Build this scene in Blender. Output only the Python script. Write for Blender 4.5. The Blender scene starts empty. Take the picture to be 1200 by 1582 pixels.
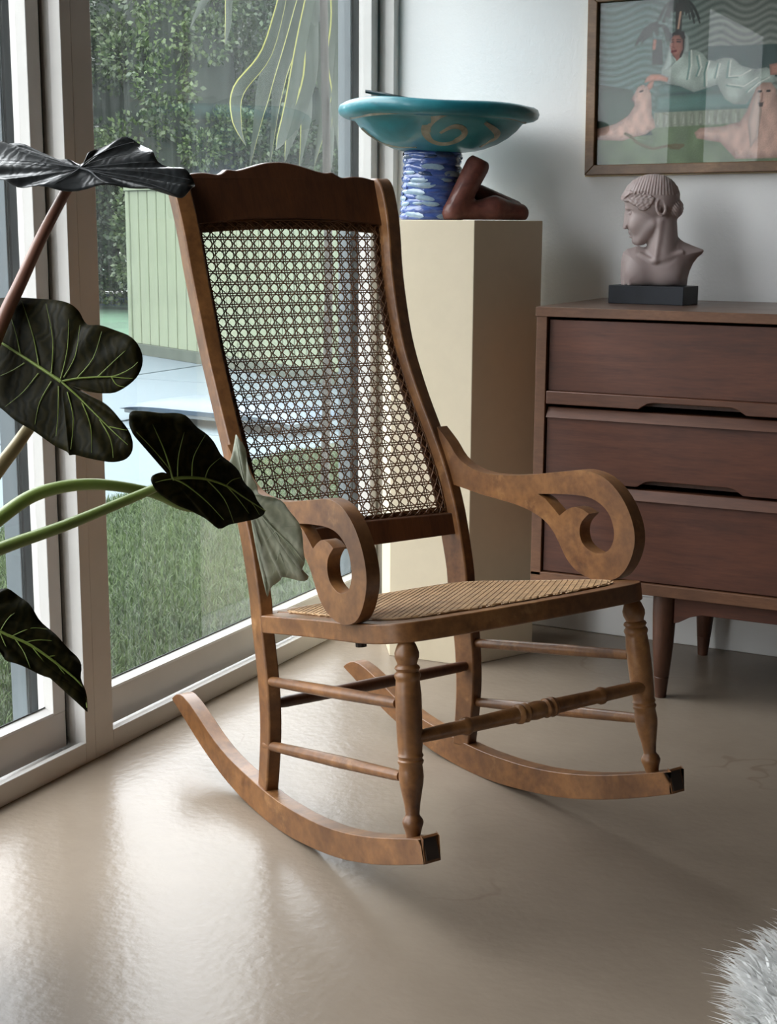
import bpy, bmesh, math, random
import numpy as np
from mathutils import Vector, Matrix
from mathutils.geometry import tessellate_polygon

random.seed(7)
rng = np.random.default_rng(11)
scene = bpy.context.scene
COL = scene.collection

# ------------------------------------------------------------------ camera
# room axes: X runs along the back wall (right), Y along the window wall (away), metres
F_PX, PITCH, ROLL, YAW, CAM_H = 2253.05, 0.1946, 0.00571, 0.46089, 1.055
hd = Vector((-math.sin(YAW), math.cos(YAW), 0)); rt = Vector((math.cos(YAW), math.sin(YAW), 0)); zz = Vector((0, 0, 1))
fw = math.cos(PITCH) * hd - math.sin(PITCH) * zz
up0 = math.sin(PITCH) * hd + math.cos(PITCH) * zz
c_r = math.cos(ROLL) * rt + math.sin(ROLL) * up0
c_u = -math.sin(ROLL) * rt + math.cos(ROLL) * up0
cam_d = bpy.data.cameras.new('camera'); cam = bpy.data.objects.new('camera', cam_d); COL.objects.link(cam)
cam_d.sensor_fit = 'VERTICAL'; cam_d.sensor_height = 36.0; cam_d.lens = F_PX / 1582.0 * 36.0
cam_d.clip_start = 0.05; cam_d.clip_end = 200
cam.matrix_world = Matrix(((c_r.x, c_u.x, -fw.x, 0), (c_r.y, c_u.y, -fw.y, 0), (c_r.z, c_u.z, -fw.z, CAM_H), (0, 0, 0, 1)))
scene.camera = cam
CAM = Vector((0, 0, CAM_H))

# ------------------------------------------------------------------ world, exposure
world = bpy.data.worlds.new('sky'); scene.world = world; world.use_nodes = True
wn = world.node_tree; wn.nodes.clear()
bg = wn.nodes.new('ShaderNodeBackground'); wo = wn.nodes.new('ShaderNodeOutputWorld')
bg.inputs['Color'].default_value = (0.935, 0.967, 1.0, 1); bg.inputs['Strength'].default_value = 7.4
wn.links.new(bg.outputs[0], wo.inputs[0])
scene.view_settings.view_transform = 'Standard'; scene.view_settings.look = 'None'
scene.view_settings.gamma = 1.0; scene.view_settings.exposure = 0.52
scene.view_settings.use_curve_mapping = False
scene.cycles.max_bounces = 10; scene.cycles.transparent_max_bounces = 24
scene.cycles.diffuse_bounces = 5; scene.cycles.caustics_reflective = False; scene.cycles.caustics_refractive = False
scene.cycles.use_denoising = True
scene.cycles.sample_clamp_indirect = 6.0

WX, WY, CEIL = -1.757, 3.585, 2.45            # window wall plane, back wall plane, ceiling
RX, BY = 3.0, -3.0                            # right wall, wall behind the camera
# portals guide the sky light through the room's openings (they give off no light themselves)
def portal(name, loc, sx, sy, rot):
    d = bpy.data.lights.new(name, 'AREA'); d.shape = 'RECTANGLE'; d.size = sx; d.size_y = sy
    o = bpy.data.objects.new(name, d); o.location = loc; o.rotation_euler = rot; COL.objects.link(o)
    d.cycles.is_portal = True
    return o
portal('window_portal', (WX - 0.2, 1.1, 1.12), 2.2, 5.0, (0, -math.pi / 2, 0))

# ------------------------------------------------------------------ helpers
def obj(name, verts, faces, mat=None, parent=None, smooth=None, mats=None, fmat=None, bevel=0, bseg=2):
    me = bpy.data.meshes.new(name)
    me.from_pydata([tuple(v) for v in verts], [], [tuple(f) for f in faces])
    if smooth is not None:
        me.polygons.foreach_set('use_smooth', [True] * len(me.polygons))
        if smooth < 179: me.set_sharp_from_angle(angle=math.radians(smooth))
    if mats:
        for m in mats: me.materials.append(m)
        if fmat is not None: me.polygons.foreach_set('material_index', fmat)
    elif mat: me.materials.append(mat)
    me.update()
    o = bpy.data.objects.new(name, me); COL.objects.link(o)
    if parent: o.parent = parent
    if bevel:
        b = o.modifiers.new('bevel', 'BEVEL'); b.width = bevel; b.segments = bseg; b.limit_method = 'ANGLE'; b.angle_limit = math.radians(50)
        b.harden_normals = False
    return o
def np_mesh(name, V, quads, tris, mat, parent=None):
    me = bpy.data.meshes.new(name); nq, nt = len(quads), len(tris)
    me.vertices.add(len(V)); me.vertices.foreach_set('co', np.asarray(V, np.float32).ravel())
    me.loops.add(nq * 4 + nt * 3); me.polygons.add(nq + nt)
    li = np.concatenate([np.asarray(quads, np.int32).ravel(), np.asarray(tris, np.int32).ravel()]) if nt else np.asarray(quads, np.int32).ravel()
    me.loops.foreach_set('vertex_index', li)
    me.polygons.foreach_set('loop_start', np.concatenate([np.arange(nq) * 4, nq * 4 + np.arange(nt) * 3]).astype(np.int32))
    me.update(calc_edges=True); me.validate(); me.materials.append(mat)
    o = bpy.data.objects.new(name, me); COL.objects.link(o)
    if parent: o.parent = parent
    return o
def inst(src, parent, M=None):
    o = src.copy(); COL.objects.link(o); o.parent = parent
    if M is not None: o.matrix_local = M
    return o
def empty(name, loc=(0, 0, 0), rz=0):
    o = bpy.data.objects.new(name, None); o.empty_display_size = 0.05
    o.location = loc; o.rotation_euler = (0, 0, rz); COL.objects.link(o); return o
def tag(o, label=None, cat=None, group=None, kind=None):
    if label: o['label'] = label
    if cat: o['category'] = cat
    if group: o['group'] = group
    if kind: o['kind'] = kind
    return o
class MB:
    def __init__(s): s.v = []; s.f = []; s.m = []
    def add(s, v, f, m=0):
        k = len(s.v); s.v += [tuple(p) for p in v]; s.f += [tuple(i + k for i in q) for q in f]; s.m += [m] * len(f)
    def box(s, a, b, m=0):
        (x0, y0, z0), (x1, y1, z1) = a, b
        s.add([(x0, y0, z0), (x1, y0, z0), (x1, y1, z0), (x0, y1, z0), (x0, y0, z1), (x1, y0, z1), (x1, y1, z1), (x0, y1, z1)],
              [(0, 3, 2, 1), (4, 5, 6, 7), (0, 1, 5, 4), (1, 2, 6, 5), (2, 3, 7, 6), (3, 0, 4, 7)], m)
    def loft(s, secs, cap=True, m=0, closed=True):
        n = len(secs[0]); v = [p for q in secs for p in q]; f = []
        for i in range(len(secs) - 1):
            for j in range(n if closed else n - 1):
                k = (j + 1) % n; f.append((i * n + j, i * n + k, (i + 1) * n + k, (i + 1) * n + j))
        if cap and closed: f.append(tuple(range(n - 1, -1, -1))); f.append(tuple((len(secs) - 1) * n + j for j in range(n)))
        s.add(v, f, m)
    def lathe(s, prof, p0=(0, 0, 0), p1=(0, 0, 1), n=20, m=0, cap=True):
        # prof: list of (t, r) with t from 0 to 1 along p0 -> p1
        p0 = Vector(p0); p1 = Vector(p1); ax = (p1 - p0); a = ax.normalized()
        e = a.orthogonal().normalized(); g = a.cross(e)
        s.loft([[p0 + ax * t + (e * math.cos(2 * math.pi * k / n) + g * math.sin(2 * math.pi * k / n)) * r for k in range(n)] for t, r in prof], cap, m)
    def tube(s, pts, rad, n=8, m=0):
        pts = [Vector(p) for p in pts]; secs = []; e = None
        for i, p in enumerate(pts):
            d = (pts[min(i + 1, len(pts) - 1)] - pts[max(i - 1, 0)]).normalized()
            e = d.orthogonal().normalized() if e is None else (e - d * e.dot(d)).normalized()
            g = d.cross(e); r = rad[i] if hasattr(rad, '__len__') else rad
            secs.append([p + (e * math.cos(2 * math.pi * k / n) + g * math.sin(2 * math.pi * k / n)) * r for k in range(n)])
        s.loft(secs, True, m)
    def build(s, name, mat=None, parent=None, **k):
        if isinstance(mat, (list, tuple)): return obj(name, s.v, s.f, None, parent, mats=mat, fmat=s.m, **k)
        return obj(name, s.v, s.f, mat, parent, **k)
def box(name, a, b, mat, parent=None, bevel=0.0, **k):
    m = MB(); m.box(a, b); return m.build(name, mat, parent, bevel=bevel, **k)
def smooth_curve(pts, n, closed=False):
    # Catmull-Rom through pts, n samples in each span
    P = [Vector(p) for p in pts]; out = []; L = len(P)
    for i in range(L if closed else L - 1):
        g = (lambda j: P[j % L]) if closed else (lambda j: P[max(0, min(L - 1, j))])
        a, b, c, d = g(i - 1), g(i), g(i + 1), g(i + 2)
        for k in range(n):
            t = k / n
            out.append(0.5 * ((2 * b) + (c - a) * t + (2 * a - 5 * b + 4 * c - d) * t * t + (3 * b - a - 3 * c + d) * t ** 3))
    if not closed: out.append(P[-1])
    return out
def lerp_tab(tab):
    xs = [a for a, b in tab]; ys = [b for a, b in tab]
    return lambda x: float(np.interp(x, xs, ys))
def smooth_tab(tab, n=8):
    c = smooth_curve([(a, b, 0) for a, b in tab], n); return lerp_tab([(p.x, p.y) for p in c])
def plate(name, loops, to3d, thick, mat, parent, bevel=0.0, bseg=2):
    # flat outline (first loop) with holes, given as 2-D points; to3d(x, y, w) with w = 0 front, 1 back
    flat = [[Vector((p[0], p[1], 0)) for p in lp] for lp in loops]
    tri = tessellate_polygon(flat); pts = [p for lp in flat for p in lp]; n = len(pts)
    v = [to3d(p.x, p.y, 0) for p in pts] + [to3d(p.x, p.y, thick) for p in pts]
    f = []
    for t in tri:
        f.append(tuple(t)); f.append(tuple(i + n for i in reversed(t)))
    k = 0
    for lp in flat:
        m = len(lp)
        for i in range(m):
            a, b = k + i, k + (i + 1) % m; f.append((a, b, b + n, a + n))
        k += m
    o = obj(name, v, f, mat, parent)
    bm = bmesh.new(); bm.from_mesh(o.data); bmesh.ops.recalc_face_normals(bm, faces=bm.faces); 
    bmesh.ops.dissolve_limit(bm, angle_limit=0.02, verts=bm.verts, edges=bm.edges) if bevel else None
    bm.to_mesh(o.data); bm.free()
    o.data.polygons.foreach_set('use_smooth', [True] * len(o.data.polygons)); o.data.set_sharp_from_angle(angle=math.radians(35))
    if bevel:
        b = o.modifiers.new('bevel', 'BEVEL'); b.width = bevel; b.segments = bseg; b.limit_method = 'ANGLE'; b.angle_limit = math.radians(50)
    return o
def ray_at(px, py, depth):
    # a point of the room seen at a photograph pixel, at a given distance in front of the camera
    return CAM + (fw + c_r * ((px - 600) / F_PX) - c_u * ((py - 791) / F_PX)) * depth

# ------------------------------------------------------------------ materials
class M:
    def __init__(s, name):
        s.m = bpy.data.materials.new(name); s.m.use_nodes = True; s.t = s.m.node_tree
        s.b = s.t.nodes['Principled BSDF']; s.out = s.t.nodes['Material Output']; s._co = {}
    def n(s, typ, **k):
        x = s.t.nodes.new('ShaderNode' + typ)
        for a, b in k.items(): setattr(x, a, b)
        return x
    def l(s, a, b): s.t.links.new(a, b)
    def co(s, kind='Object', scale=(1, 1, 1), rot=(0, 0, 0)):
        tc = s.n('TexCoord'); mp = s.n('Mapping'); mp.inputs['Scale'].default_value = scale; mp.inputs['Rotation'].default_value = rot
        s.l(tc.outputs[kind], mp.inputs[0]); return mp.outputs[0]
    def noise(s, co, scale=5, detail=4, rough=0.5, dist=0.0):
        x = s.n('TexNoise'); x.inputs['Scale'].default_value = scale; x.inputs['Detail'].default_value = detail
        x.inputs['Roughness'].default_value = rough; x.inputs['Distortion'].default_value = dist
        s.l(co, x.inputs['Vector']); return x.outputs['Fac']
    def ramp(s, fac, stops):
        r = s.n('ValToRGB'); e = r.color_ramp.elements
        while len(e) < len(stops): e.new(0.5)
        for k, (p, c) in enumerate(stops):
            e[k].position = p; e[k].color = (*c, 1) if len(c) == 3 else c
        s.l(fac, r.inputs[0]); return r.outputs[0]
    def mix(s, fac, a, b, mode='MIX'):
        x = s.n('MixRGB', blend_type=mode)
        for i, q in ((0, fac), (1, a), (2, b)):
            if isinstance(q, (int, float)): x.inputs[i].default_value = q if i == 0 else (q, q, q, 1)
            elif isinstance(q, tuple): x.inputs[i].default_value = (*q, 1)
            else: s.l(q, x.inputs[i])
        return x.outputs[0]
    def bump(s, h, strength=0.2, dist=0.01):
        b = s.n('Bump'); b.inputs['Strength'].default_value = strength; b.inputs['Distance'].default_value = dist
        s.l(h, b.inputs['Height']); s.l(b.outputs[0], s.b.inputs['Normal'])
    def set(s, **k):
        for a, v in k.items():
            i = s.b.inputs[a.replace('_', ' ')]
            if hasattr(v, 'is_linked') or hasattr(v, 'links'): s.l(v, i)
            elif isinstance(v, tuple) and len(v) == 3: i.default_value = (*v, 1)
            else: i.default_value = v
        return s
def plain(name, col, rough=0.5, var=0.12, scale=12, bump=0.0, **k):
    m = M(name); co = m.co()
    n = m.noise(co, scale, 5, 0.6)
    m.set(Base_Color=m.ramp(n, [(0.3, tuple(c * (1 - var) for c in col)), (0.7, tuple(min(1, c * (1 + var)) for c in col))]), Roughness=rough, **k)
    if bump: m.bump(m.noise(co, scale * 14, 3), bump, 0.002)
    return m.m
def wood(name, dark, light, grain=(1, 1, 8), rough=0.38, blotch=6, coat=0.25, gscale=18, worn=None):
    m = M(name); co = m.co(scale=grain)
    g = m.noise(co, gscale, 8, 0.65, 0.6); fine = m.noise(co, gscale * 6, 4, 0.6)
    bl = m.noise(m.co(), blotch, 4, 0.6)
    c = m.ramp(m.mix(0.35, g, fine), [(0.32, dark), (0.68, light)])
    c = m.mix(m.ramp(bl, [(0.35, (0.0, 0.0, 0.0)), (0.75, (0.75, 0.75, 0.75))]), c, tuple(0.55 * d for d in dark))
    if worn:
        w = m.noise(m.co(), blotch * 2.3, 6, 0.7)
        c = m.mix(m.ramp(w, [(0.6, (0, 0, 0)), (0.75, (0.6, 0.6, 0.6))]), c, worn)
    m.set(Base_Color=c, Roughness=m.mix(bl, rough - 0.08, rough + 0.14), Coat_Weight=coat, Coat_Roughness=0.25)
    m.bump(fine, 0.06, 0.002)
    return m.m
def glassy(name, tint=(1, 1, 1), ior=1.5, dirt=0.0, rough=0.0):
    m = M(name); m.t.nodes.remove(m.b)
    tr = m.n('BsdfTransparent'); tr.inputs[0].default_value = (*tint, 1)
    gl = m.n('BsdfGlossy'); gl.inputs['Roughness'].default_value = rough
    lw = m.n('LayerWeight'); lw.inputs['Blend'].default_value = 0.5
    pw = m.n('Math', operation='POWER'); pw.inputs[1].default_value = 5.0; m.l(lw.outputs['Facing'], pw.inputs[0])
    ma = m.n('Math', operation='MULTIPLY_ADD'); ma.inputs[1].default_value = 0.96; ma.inputs[2].default_value = ((ior - 1) / (ior + 1)) ** 2; m.l(pw.outputs[0], ma.inputs[0])
    mx = m.n('MixShader'); m.l(ma.outputs[0], mx.inputs[0]); m.l(tr.outputs[0], mx.inputs[1]); m.l(gl.outputs[0], mx.inputs[2])
    out = mx.outputs[0]
    if dirt:
        co = m.co(scale=(1, 9, 0.55)); st = m.noise(co, 9, 6, 0.7); sp = m.noise(m.co(), 150, 2)
        f = m.ramp(st, [(0.42, (dirt * 0.35,) * 3), (0.75, (dirt * 1.6,) * 3)])
        f = m.mix(1.0, f, m.ramp(sp, [(0.72, (0, 0, 0)), (0.78, (dirt * 1.6,) * 3)]), 'ADD')
        tl = m.n('BsdfTranslucent'); tl.inputs[0].default_value = (0.85, 0.9, 0.9, 1)
        df = m.n('BsdfDiffuse'); df.inputs[0].default_value = (0.85, 0.88, 0.88, 1)
        a = m.n('MixShader'); a.inputs[0].default_value = 0.5; m.l(tl.outputs[0], a.inputs[1]); m.l(df.outputs[0], a.inputs[2])
        b = m.n('MixShader'); m.l(f, b.inputs[0]); m.l(out, b.inputs[1]); m.l(a.outputs[0], b.inputs[2]); out = b.outputs[0]
    m.l(out, m.out.inputs[0])
    return m.m

def floor_mat():
    m = M('floor_paint'); co = m.co()
    n = m.noise(co, 1.6, 5, 0.6); n2 = m.noise(co, 9, 6, 0.65)
    c = m.mix(n, (0.158, 0.124, 0.093), (0.272, 0.220, 0.170))
    c = m.mix(0.35, c, m.mix(n2, (0.153, 0.12, 0.09), (0.276, 0.224, 0.172)))
    ab = m.n('Math', operation='ABSOLUTE'); sb_ = m.n('Math', operation='SUBTRACT'); sb_.inputs[1].default_value = 0.5
    m.l(m.noise(co, 0.9, 5, 0.55), sb_.inputs[0]); m.l(sb_.outputs[0], ab.inputs[0])
    crack = m.ramp(ab.outputs[0], [(0.0, (1, 1, 1)), (0.0035, (0, 0, 0))])
    brk = m.ramp(m.noise(co, 2.0, 3), [(0.5, (0, 0, 0)), (0.62, (0.55, 0.55, 0.55))])
    c = m.mix(m.mix(1.0, crack, brk, 'MULTIPLY'), c, (0.14, 0.10, 0.07))
    m.set(Base_Color=c, Roughness=0.265, Specular_IOR_Level=0.2)
    h = m.mix(0.5, m.noise(co, 60, 3, 0.5), m.noise(co, 14, 4, 0.6))
    m.bump(h, 0.22, 0.006)
    return m.m
def wall_mat():
    m = M('wall_plaster'); co = m.co(); h = m.noise(co, 70, 4, 0.6)
    m.set(Base_Color=m.ramp(m.noise(co, 2, 3), [(0.3, (0.79, 0.79, 0.785)), (0.7, (0.84, 0.84, 0.83))]), Roughness=0.62)
    m.bump(h, 0.35, 0.004); return m.m

MAT = dict(
    floor=floor_mat(), wall=wall_mat(),
    ceil=wood('ceiling_boards', (0.10, 0.055, 0.028), (0.20, 0.115, 0.06), (6, 1, 1), 0.5, 3, 0.0, 4),  # unseen ceiling, its brown picked to keep the bounce light dim and warm
    tan=plain('tan_wall', (0.17, 0.125, 0.09), 0.7, 0.05, 5),  # unseen walls, toned down to weaken and warm the bounce light
    white=plain('white_paint', (0.74, 0.73, 0.71), 0.45, 0.04, 5),
    vinyl=plain('white_vinyl', (0.62, 0.60, 0.575), 0.35, 0.05, 6),
    outer=plain('grey_outer_sash', (0.105, 0.125, 0.135), 0.4, 0.08, 6),
    gasket=plain('dark_gasket', (0.035, 0.04, 0.04), 0.6, 0.2),
    pane=glassy('window_glass', (0.97, 0.98, 0.975), 1.45, 0.04),
    outpane=glassy('outer_glass', (0.97, 0.98, 0.975), 1.45, 0.024),
    picglass=glassy('picture_glass', (0.98, 0.985, 0.985), 1.33),
    chair=wood('chair_wood', (0.088, 0.031, 0.010), (0.345, 0.155, 0.050), (1.2, 1.2, 1.2), 0.40, 5, 0.10, 9, (0.46, 0.24, 0.095)),
    chair_dark=wood('chair_wood_dark', (0.055, 0.018, 0.007), (0.13, 0.048, 0.017), (1, 6, 1), 0.42, 5, 0.08, 9),
    chair_end=plain('chair_dark_end', (0.03, 0.018, 0.012), 0.5, 0.4, 30),
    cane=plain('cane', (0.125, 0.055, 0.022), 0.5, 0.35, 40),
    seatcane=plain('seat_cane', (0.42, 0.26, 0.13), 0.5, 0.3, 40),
    walnut=wood('walnut_veneer', (0.060, 0.018, 0.009), (0.145, 0.046, 0.022), (1.2, 6, 11), 0.5, 2.2, 0.03, 3.2),
    walnut_edge=wood('walnut_edge', (0.105, 0.042, 0.019), (0.22, 0.10, 0.047), (1.5, 6, 6), 0.5, 5, 0.03, 6),
    walnut_dark=wood('walnut_dark', (0.055, 0.020, 0.010), (0.125, 0.048, 0.023), (6, 6, 1.2), 0.45, 5, 0.03, 6),
    walnut_top=wood('walnut_top', (0.105, 0.055, 0.034), (0.20, 0.115, 0.075), (2, 9, 6), 0.33, 4, 0.2, 4),
    pedestal=plain('cream_laminate', (0.63, 0.545, 0.40), 0.42, 0.02, 30, 0.05),
    black=plain('black_stone', (0.010, 0.012, 0.017), 0.5, 0.3, 18, Specular_IOR_Level=0.25),
    frame=wood('frame_wood', (0.13, 0.062, 0.022), (0.28, 0.15, 0.062), (2, 8, 8), 0.42, 8, 0.15, 10),
    gold=plain('gilt_edge', (0.45, 0.33, 0.16), 0.4, 0.15, 20),
    bolt=plain('dark_iron', (0.04, 0.03, 0.025), 0.5, 0.3, 30, Metallic=0.7),
)

# ================================================================== the room
def struct(o, label, cat): return tag(o, label, cat, kind='structure')
struct(box('floor', (WX - 0.02, BY, -0.10), (RX, WY, 0.0), MAT['floor']), 'glossy beige painted concrete floor', 'floor')
struct(box('ceiling', (WX - 0.3, BY - 0.2, CEIL), (RX + 0.15, WY + 0.12, CEIL + 0.12), MAT['ceil']), 'brown wooden ceiling above the room', 'ceiling')
struct(box('wall_back', (WX - 0.143, WY, -0.12), (RX + 0.12, WY + 0.12, CEIL), MAT['wall']), 'white textured plaster wall behind the dresser', 'wall')
struct(box('wall_right', (RX, BY, -0.12), (RX + 0.12, WY, CEIL), MAT['tan']), 'tan wall on the right side', 'wall')
struct(box('baseboard_back', (WX, WY - 0.012, 0.0), (RX, WY, 0.113), MAT['white'], bevel=0.003), 'white baseboard along the back wall', 'baseboard')
HEAD = 2.2
wm = MB(); wm.box((WX - 0.143, BY, HEAD), (WX, WY, CEIL)); wm.box((WX - 0.143, BY, -0.12), (WX, -1.36, HEAD))
struct(wm.build('wall_left', MAT['wall']), 'white plaster wall around the glass doors', 'wall')
struct(box('wall_rear', (WX - 0.143, BY - 0.12, -0.12), (RX + 0.12, BY, CEIL), MAT['tan']), 'tan wall behind the camera', 'wall')

def window_unit(name, y0, y1, label, outer_pane=None):
    r = empty(name, (WX, y0, 0)); struct(r, label, 'glass door'); W = y1 - y0
    def bx(nm, a, b, mat, par=r, bevel=0.0015): return box(nm, a, b, mat, par, bevel)
    bx('jamb', (-0.143, 0, 0), (0, 0.059, HEAD), MAT['vinyl'])
    j = MB()                                               # right jamb: a stepped reveal
    j.box((-0.026, W - 0.030, 0), (0, W, HEAD)); j.box((-0.044, W - 0.026, 0), (-0.026, W, HEAD)); j.box((-0.143, W - 0.021, 0), (-0.044, W, HEAD))
    j.build('jamb', MAT['vinyl'], r, bevel=0.0012)
    bx('sill_lip', (-0.014, 0.059, 0), (0, W - 0.03, 0.043), MAT['vinyl'])
    s = MB(); s.box((-0.143, 0.059, -0.1), (-0.014, W - 0.021, 0.016)); s.box((-0.036, 0.059, 0.016), (-0.030, W - 0.026, 0.030)); s.box((-0.095, 0.059, 0.016), (-0.089, W - 0.021, 0.030))
    s.build('sill_track', MAT['vinyl'], r)
    bx('head', (-0.143, 0.059, HEAD - 0.08), (0, W - 0.021, HEAD), MAT['vinyl'])
    s0, s1 = 0.050, W - 0.034
    bx('bottom_rail', (-0.083, s0, 0.031), (-0.045, s1, 0.105), MAT['vinyl'])
    bx('top_rail', (-0.083, s0, HEAD - 0.15), (-0.045, s1, HEAD - 0.082), MAT['vinyl'])
    bx('stile', (-0.083, s0, 0.105), (-0.045, s0 + 0.036, HEAD - 0.15), MAT['vinyl'])
    bx('stile', (-0.083, s1 - 0.036, 0.105), (-0.045, s1, HEAD - 0.15), MAT['vinyl'])
    g = MB(); g.loft([[(-0.0455, y, 0.105), (-0.0665, y, 0.105), (-0.0665, y, 0.117), (-0.047, y, 0.109)] for y in (s0 + 0.036, s1 - 0.036)])
    g.build('glazing_bead', MAT['white'], r)
    bx('gasket', (-0.083, s1 + 0.0005, 0.031), (-0.050, s1 + 0.008, HEAD - 0.082), MAT['gasket'], bevel=0)
    bx('gasket', (-0.0668, s0 + 0.036, 0.117), (-0.0655, s1 - 0.036, 0.1195), MAT['gasket'], bevel=0)
    def sheet(nm, x, ya, yb, za, zb, mat): return obj(nm, [(x, ya, za), (x, yb, za), (x, yb, zb), (x, ya, zb)], [(0, 1, 2, 3)], mat, r)
    sheet('pane', -0.069, s0 + 0.03, s1 - 0.03, 0.10, HEAD - 0.145, MAT['pane'])
    o = bx('outer_stile', (-0.138, W - 0.082, 0.03), (-0.100, W - 0.022, HEAD - 0.08), MAT['outer'])
    bx('outer_gasket', (-0.100, W - 0.078, 0.03), (-0.098, W - 0.071, HEAD - 0.08), MAT['gasket'], o, 0)
    if outer_pane: sheet('outer_pane', -0.119, outer_pane, W - 0.075, 0.03, HEAD - 0.08, MAT['outpane'])
    return r
window_unit('window_1', 2.226, WY, 'white framed sliding glass door behind the rocking chair', 0.562)
window_unit('window_2', 0.44, 2.226, 'white framed sliding glass door behind the big plant leaves')
window_unit('window_3', -1.36, 0.44, 'white framed sliding glass door left of the camera')
# ================================================================== outdoors
GZ = -0.12
def concrete(name, base):
    m = M(name); co = m.co(); a = m.noise(co, 0.6, 4); b = m.noise(co, 14, 6, 0.7)
    m.set(Base_Color=m.ramp(m.mix(0.4, a, b), [(0.3, tuple(0.85 * q for q in base)), (0.7, tuple(1.1 * q for q in base))]), Roughness=0.8); return m.m
def leafmat(name, dark, light, scale=3.0, trans=0.25, rough=0.5):
    m = M(name); gi = m.n('NewGeometry'); co = m.co()
    f = m.mix(0.5, m.noise(co, scale, 3), gi.outputs['Random Per Island'])
    c = m.ramp(f, [(0.25, dark), (0.75, light)])
    m.set(Base_Color=c, Roughness=rough)
    tl = m.n('BsdfTranslucent'); m.l(c, tl.inputs[0]); mx = m.n('MixShader'); mx.inputs[0].default_value = trans
    m.l(m.b.outputs[0], mx.inputs[1]); m.l(tl.outputs[0], mx.inputs[2]); m.l(mx.outputs[0], m.out.inputs[0]); return m.m
M_conc = concrete('patio_concrete', (0.054, 0.079, 0.091)); M_joint = plain('patio_joint', (0.0520, 0.0676, 0.0728), 0.9)
M_soil = plain('lawn_soil', (0.0182, 0.0260, 0.0094), 0.95, 0.3, 6)
M_grass = leafmat('grass_blades', (0.0150, 0.034, 0.0055), (0.048, 0.082, 0.016), 1.6, 0.2, 0.7)
struct(box('ground', (-60, -40, GZ - 0.3), (40, 60, GZ - 0.05), M_soil), 'dark soil beyond the patio', 'ground')
patio = empty('patio', (-3.79, 0, GZ)); struct(patio, 'pale blue grey concrete patio beyond the lawn', 'patio')
box('bedding', (-9.4, -8, -0.05), (0, 16, -0.018), M_joint, patio)
slab = box('slab', (-1.53, 0.0, -0.02), (-0.012, 2.28, 0.0), M_conc, patio, 0.004)
first = True
for i in range(6):
    for j in range(-3, 7):
        if first: slab.location = (-1.56 * i, -6.9 + 0, 0); first = False; slab.location = (0, -6.9, 0); continue
        inst(slab, patio, Matrix.Translation((-1.56 * i, 2.3 * j, 0)))
struct(box('lawn', (-3.79, -8, GZ - 0.04), (WX - 0.145, 16, GZ), M_soil), 'strip of lawn beside the glass doors', 'lawn')
def blades(name, n, x0, x1, y0, y1, z, ln, wd, mat):
    P = np.column_stack([rng.uniform(x0, x1, n), rng.uniform(y0, y1, n), np.full(n, z)])
    a = rng.uniform(0, 2 * np.pi, n); L = ln * rng.uniform(0.5, 1.2, n); w = wd * rng.uniform(0.6, 1.3, n)
    lean = rng.uniform(0.1, 0.9, n) * L; b = rng.uniform(0, 2 * np.pi, n)
    sx, sy = np.cos(a) * w / 2, np.sin(a) * w / 2; dx, dy = np.cos(b) * lean, np.sin(b) * lean
    v = np.empty((n, 5, 3))
    for k, (t, q) in enumerate(((0, -1), (0, 1), (0.55, 0.8), (0.55, -0.8), (1, 0))):
        v[:, k, 0] = P[:, 0] + sx * q + dx * t * t; v[:, k, 1] = P[:, 1] + sy * q + dy * t * t; v[:, k, 2] = P[:, 2] + L * t * (1 - 0.25 * t * (lean / L))
    i = np.arange(n) * 5
    return np_mesh(name, v.reshape(-1, 3), np.stack([i, i + 1, i + 2, i + 3], 1), np.stack([i + 3, i + 2, i + 4], 1), mat)
tag(blades('grass', 130000, -3.82, WX - 0.16, 1.6, 6.6, GZ, 0.036, 0.0042, M_grass), 'short green grass of the lawn outside the glass doors', 'grass', kind='stuff')
struct(box('far_lawn', (-30, 10, GZ - 0.03), (-9.3, 40, GZ + 0.005), plain('far_lawn', (0.0182, 0.0520, 0.0260), 0.95, 0.3, 3)), 'distant green lawn beyond the patio', 'lawn')

# pale green fence of upright boards
M_fence = plain('fence_green', (0.128, 0.157, 0.098), 0.7, 0.12, 3); M_fence_d = plain('fence_groove', (0.0312, 0.0442, 0.0312), 0.8, 0.15)
fa = math.atan2(-0.455, 0.89)
fence = empty('board_fence', (-8.07, 10.99, GZ), fa); tag(fence, 'pale green fence of upright boards beyond the patio', 'fence')
box('back_panel', (-0.01, 0.02, 0.0), (6.1, 0.06, 1.46), M_fence_d, fence)
box('base_board', (-0.012, -0.022, 0.0), (6.1, 0.02, 0.10), M_fence_d, fence, 0.004)
box('end_post', (-0.075, -0.02, 0.0), (-0.012, 0.075, 1.50), M_fence, fence, 0.006)
box('cap_rail', (-0.08, -0.03, 1.46), (6.1, 0.08, 1.50), M_fence, fence, 0.004)
bd = box('board', (0.006, -0.012, 0.10), (0.160, 0.02, 1.46), M_fence, fence, 0.006)
for i in range(1, 36): inst(bd, fence, Matrix.Translation((0.17 * i, 0, 0)))

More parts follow.
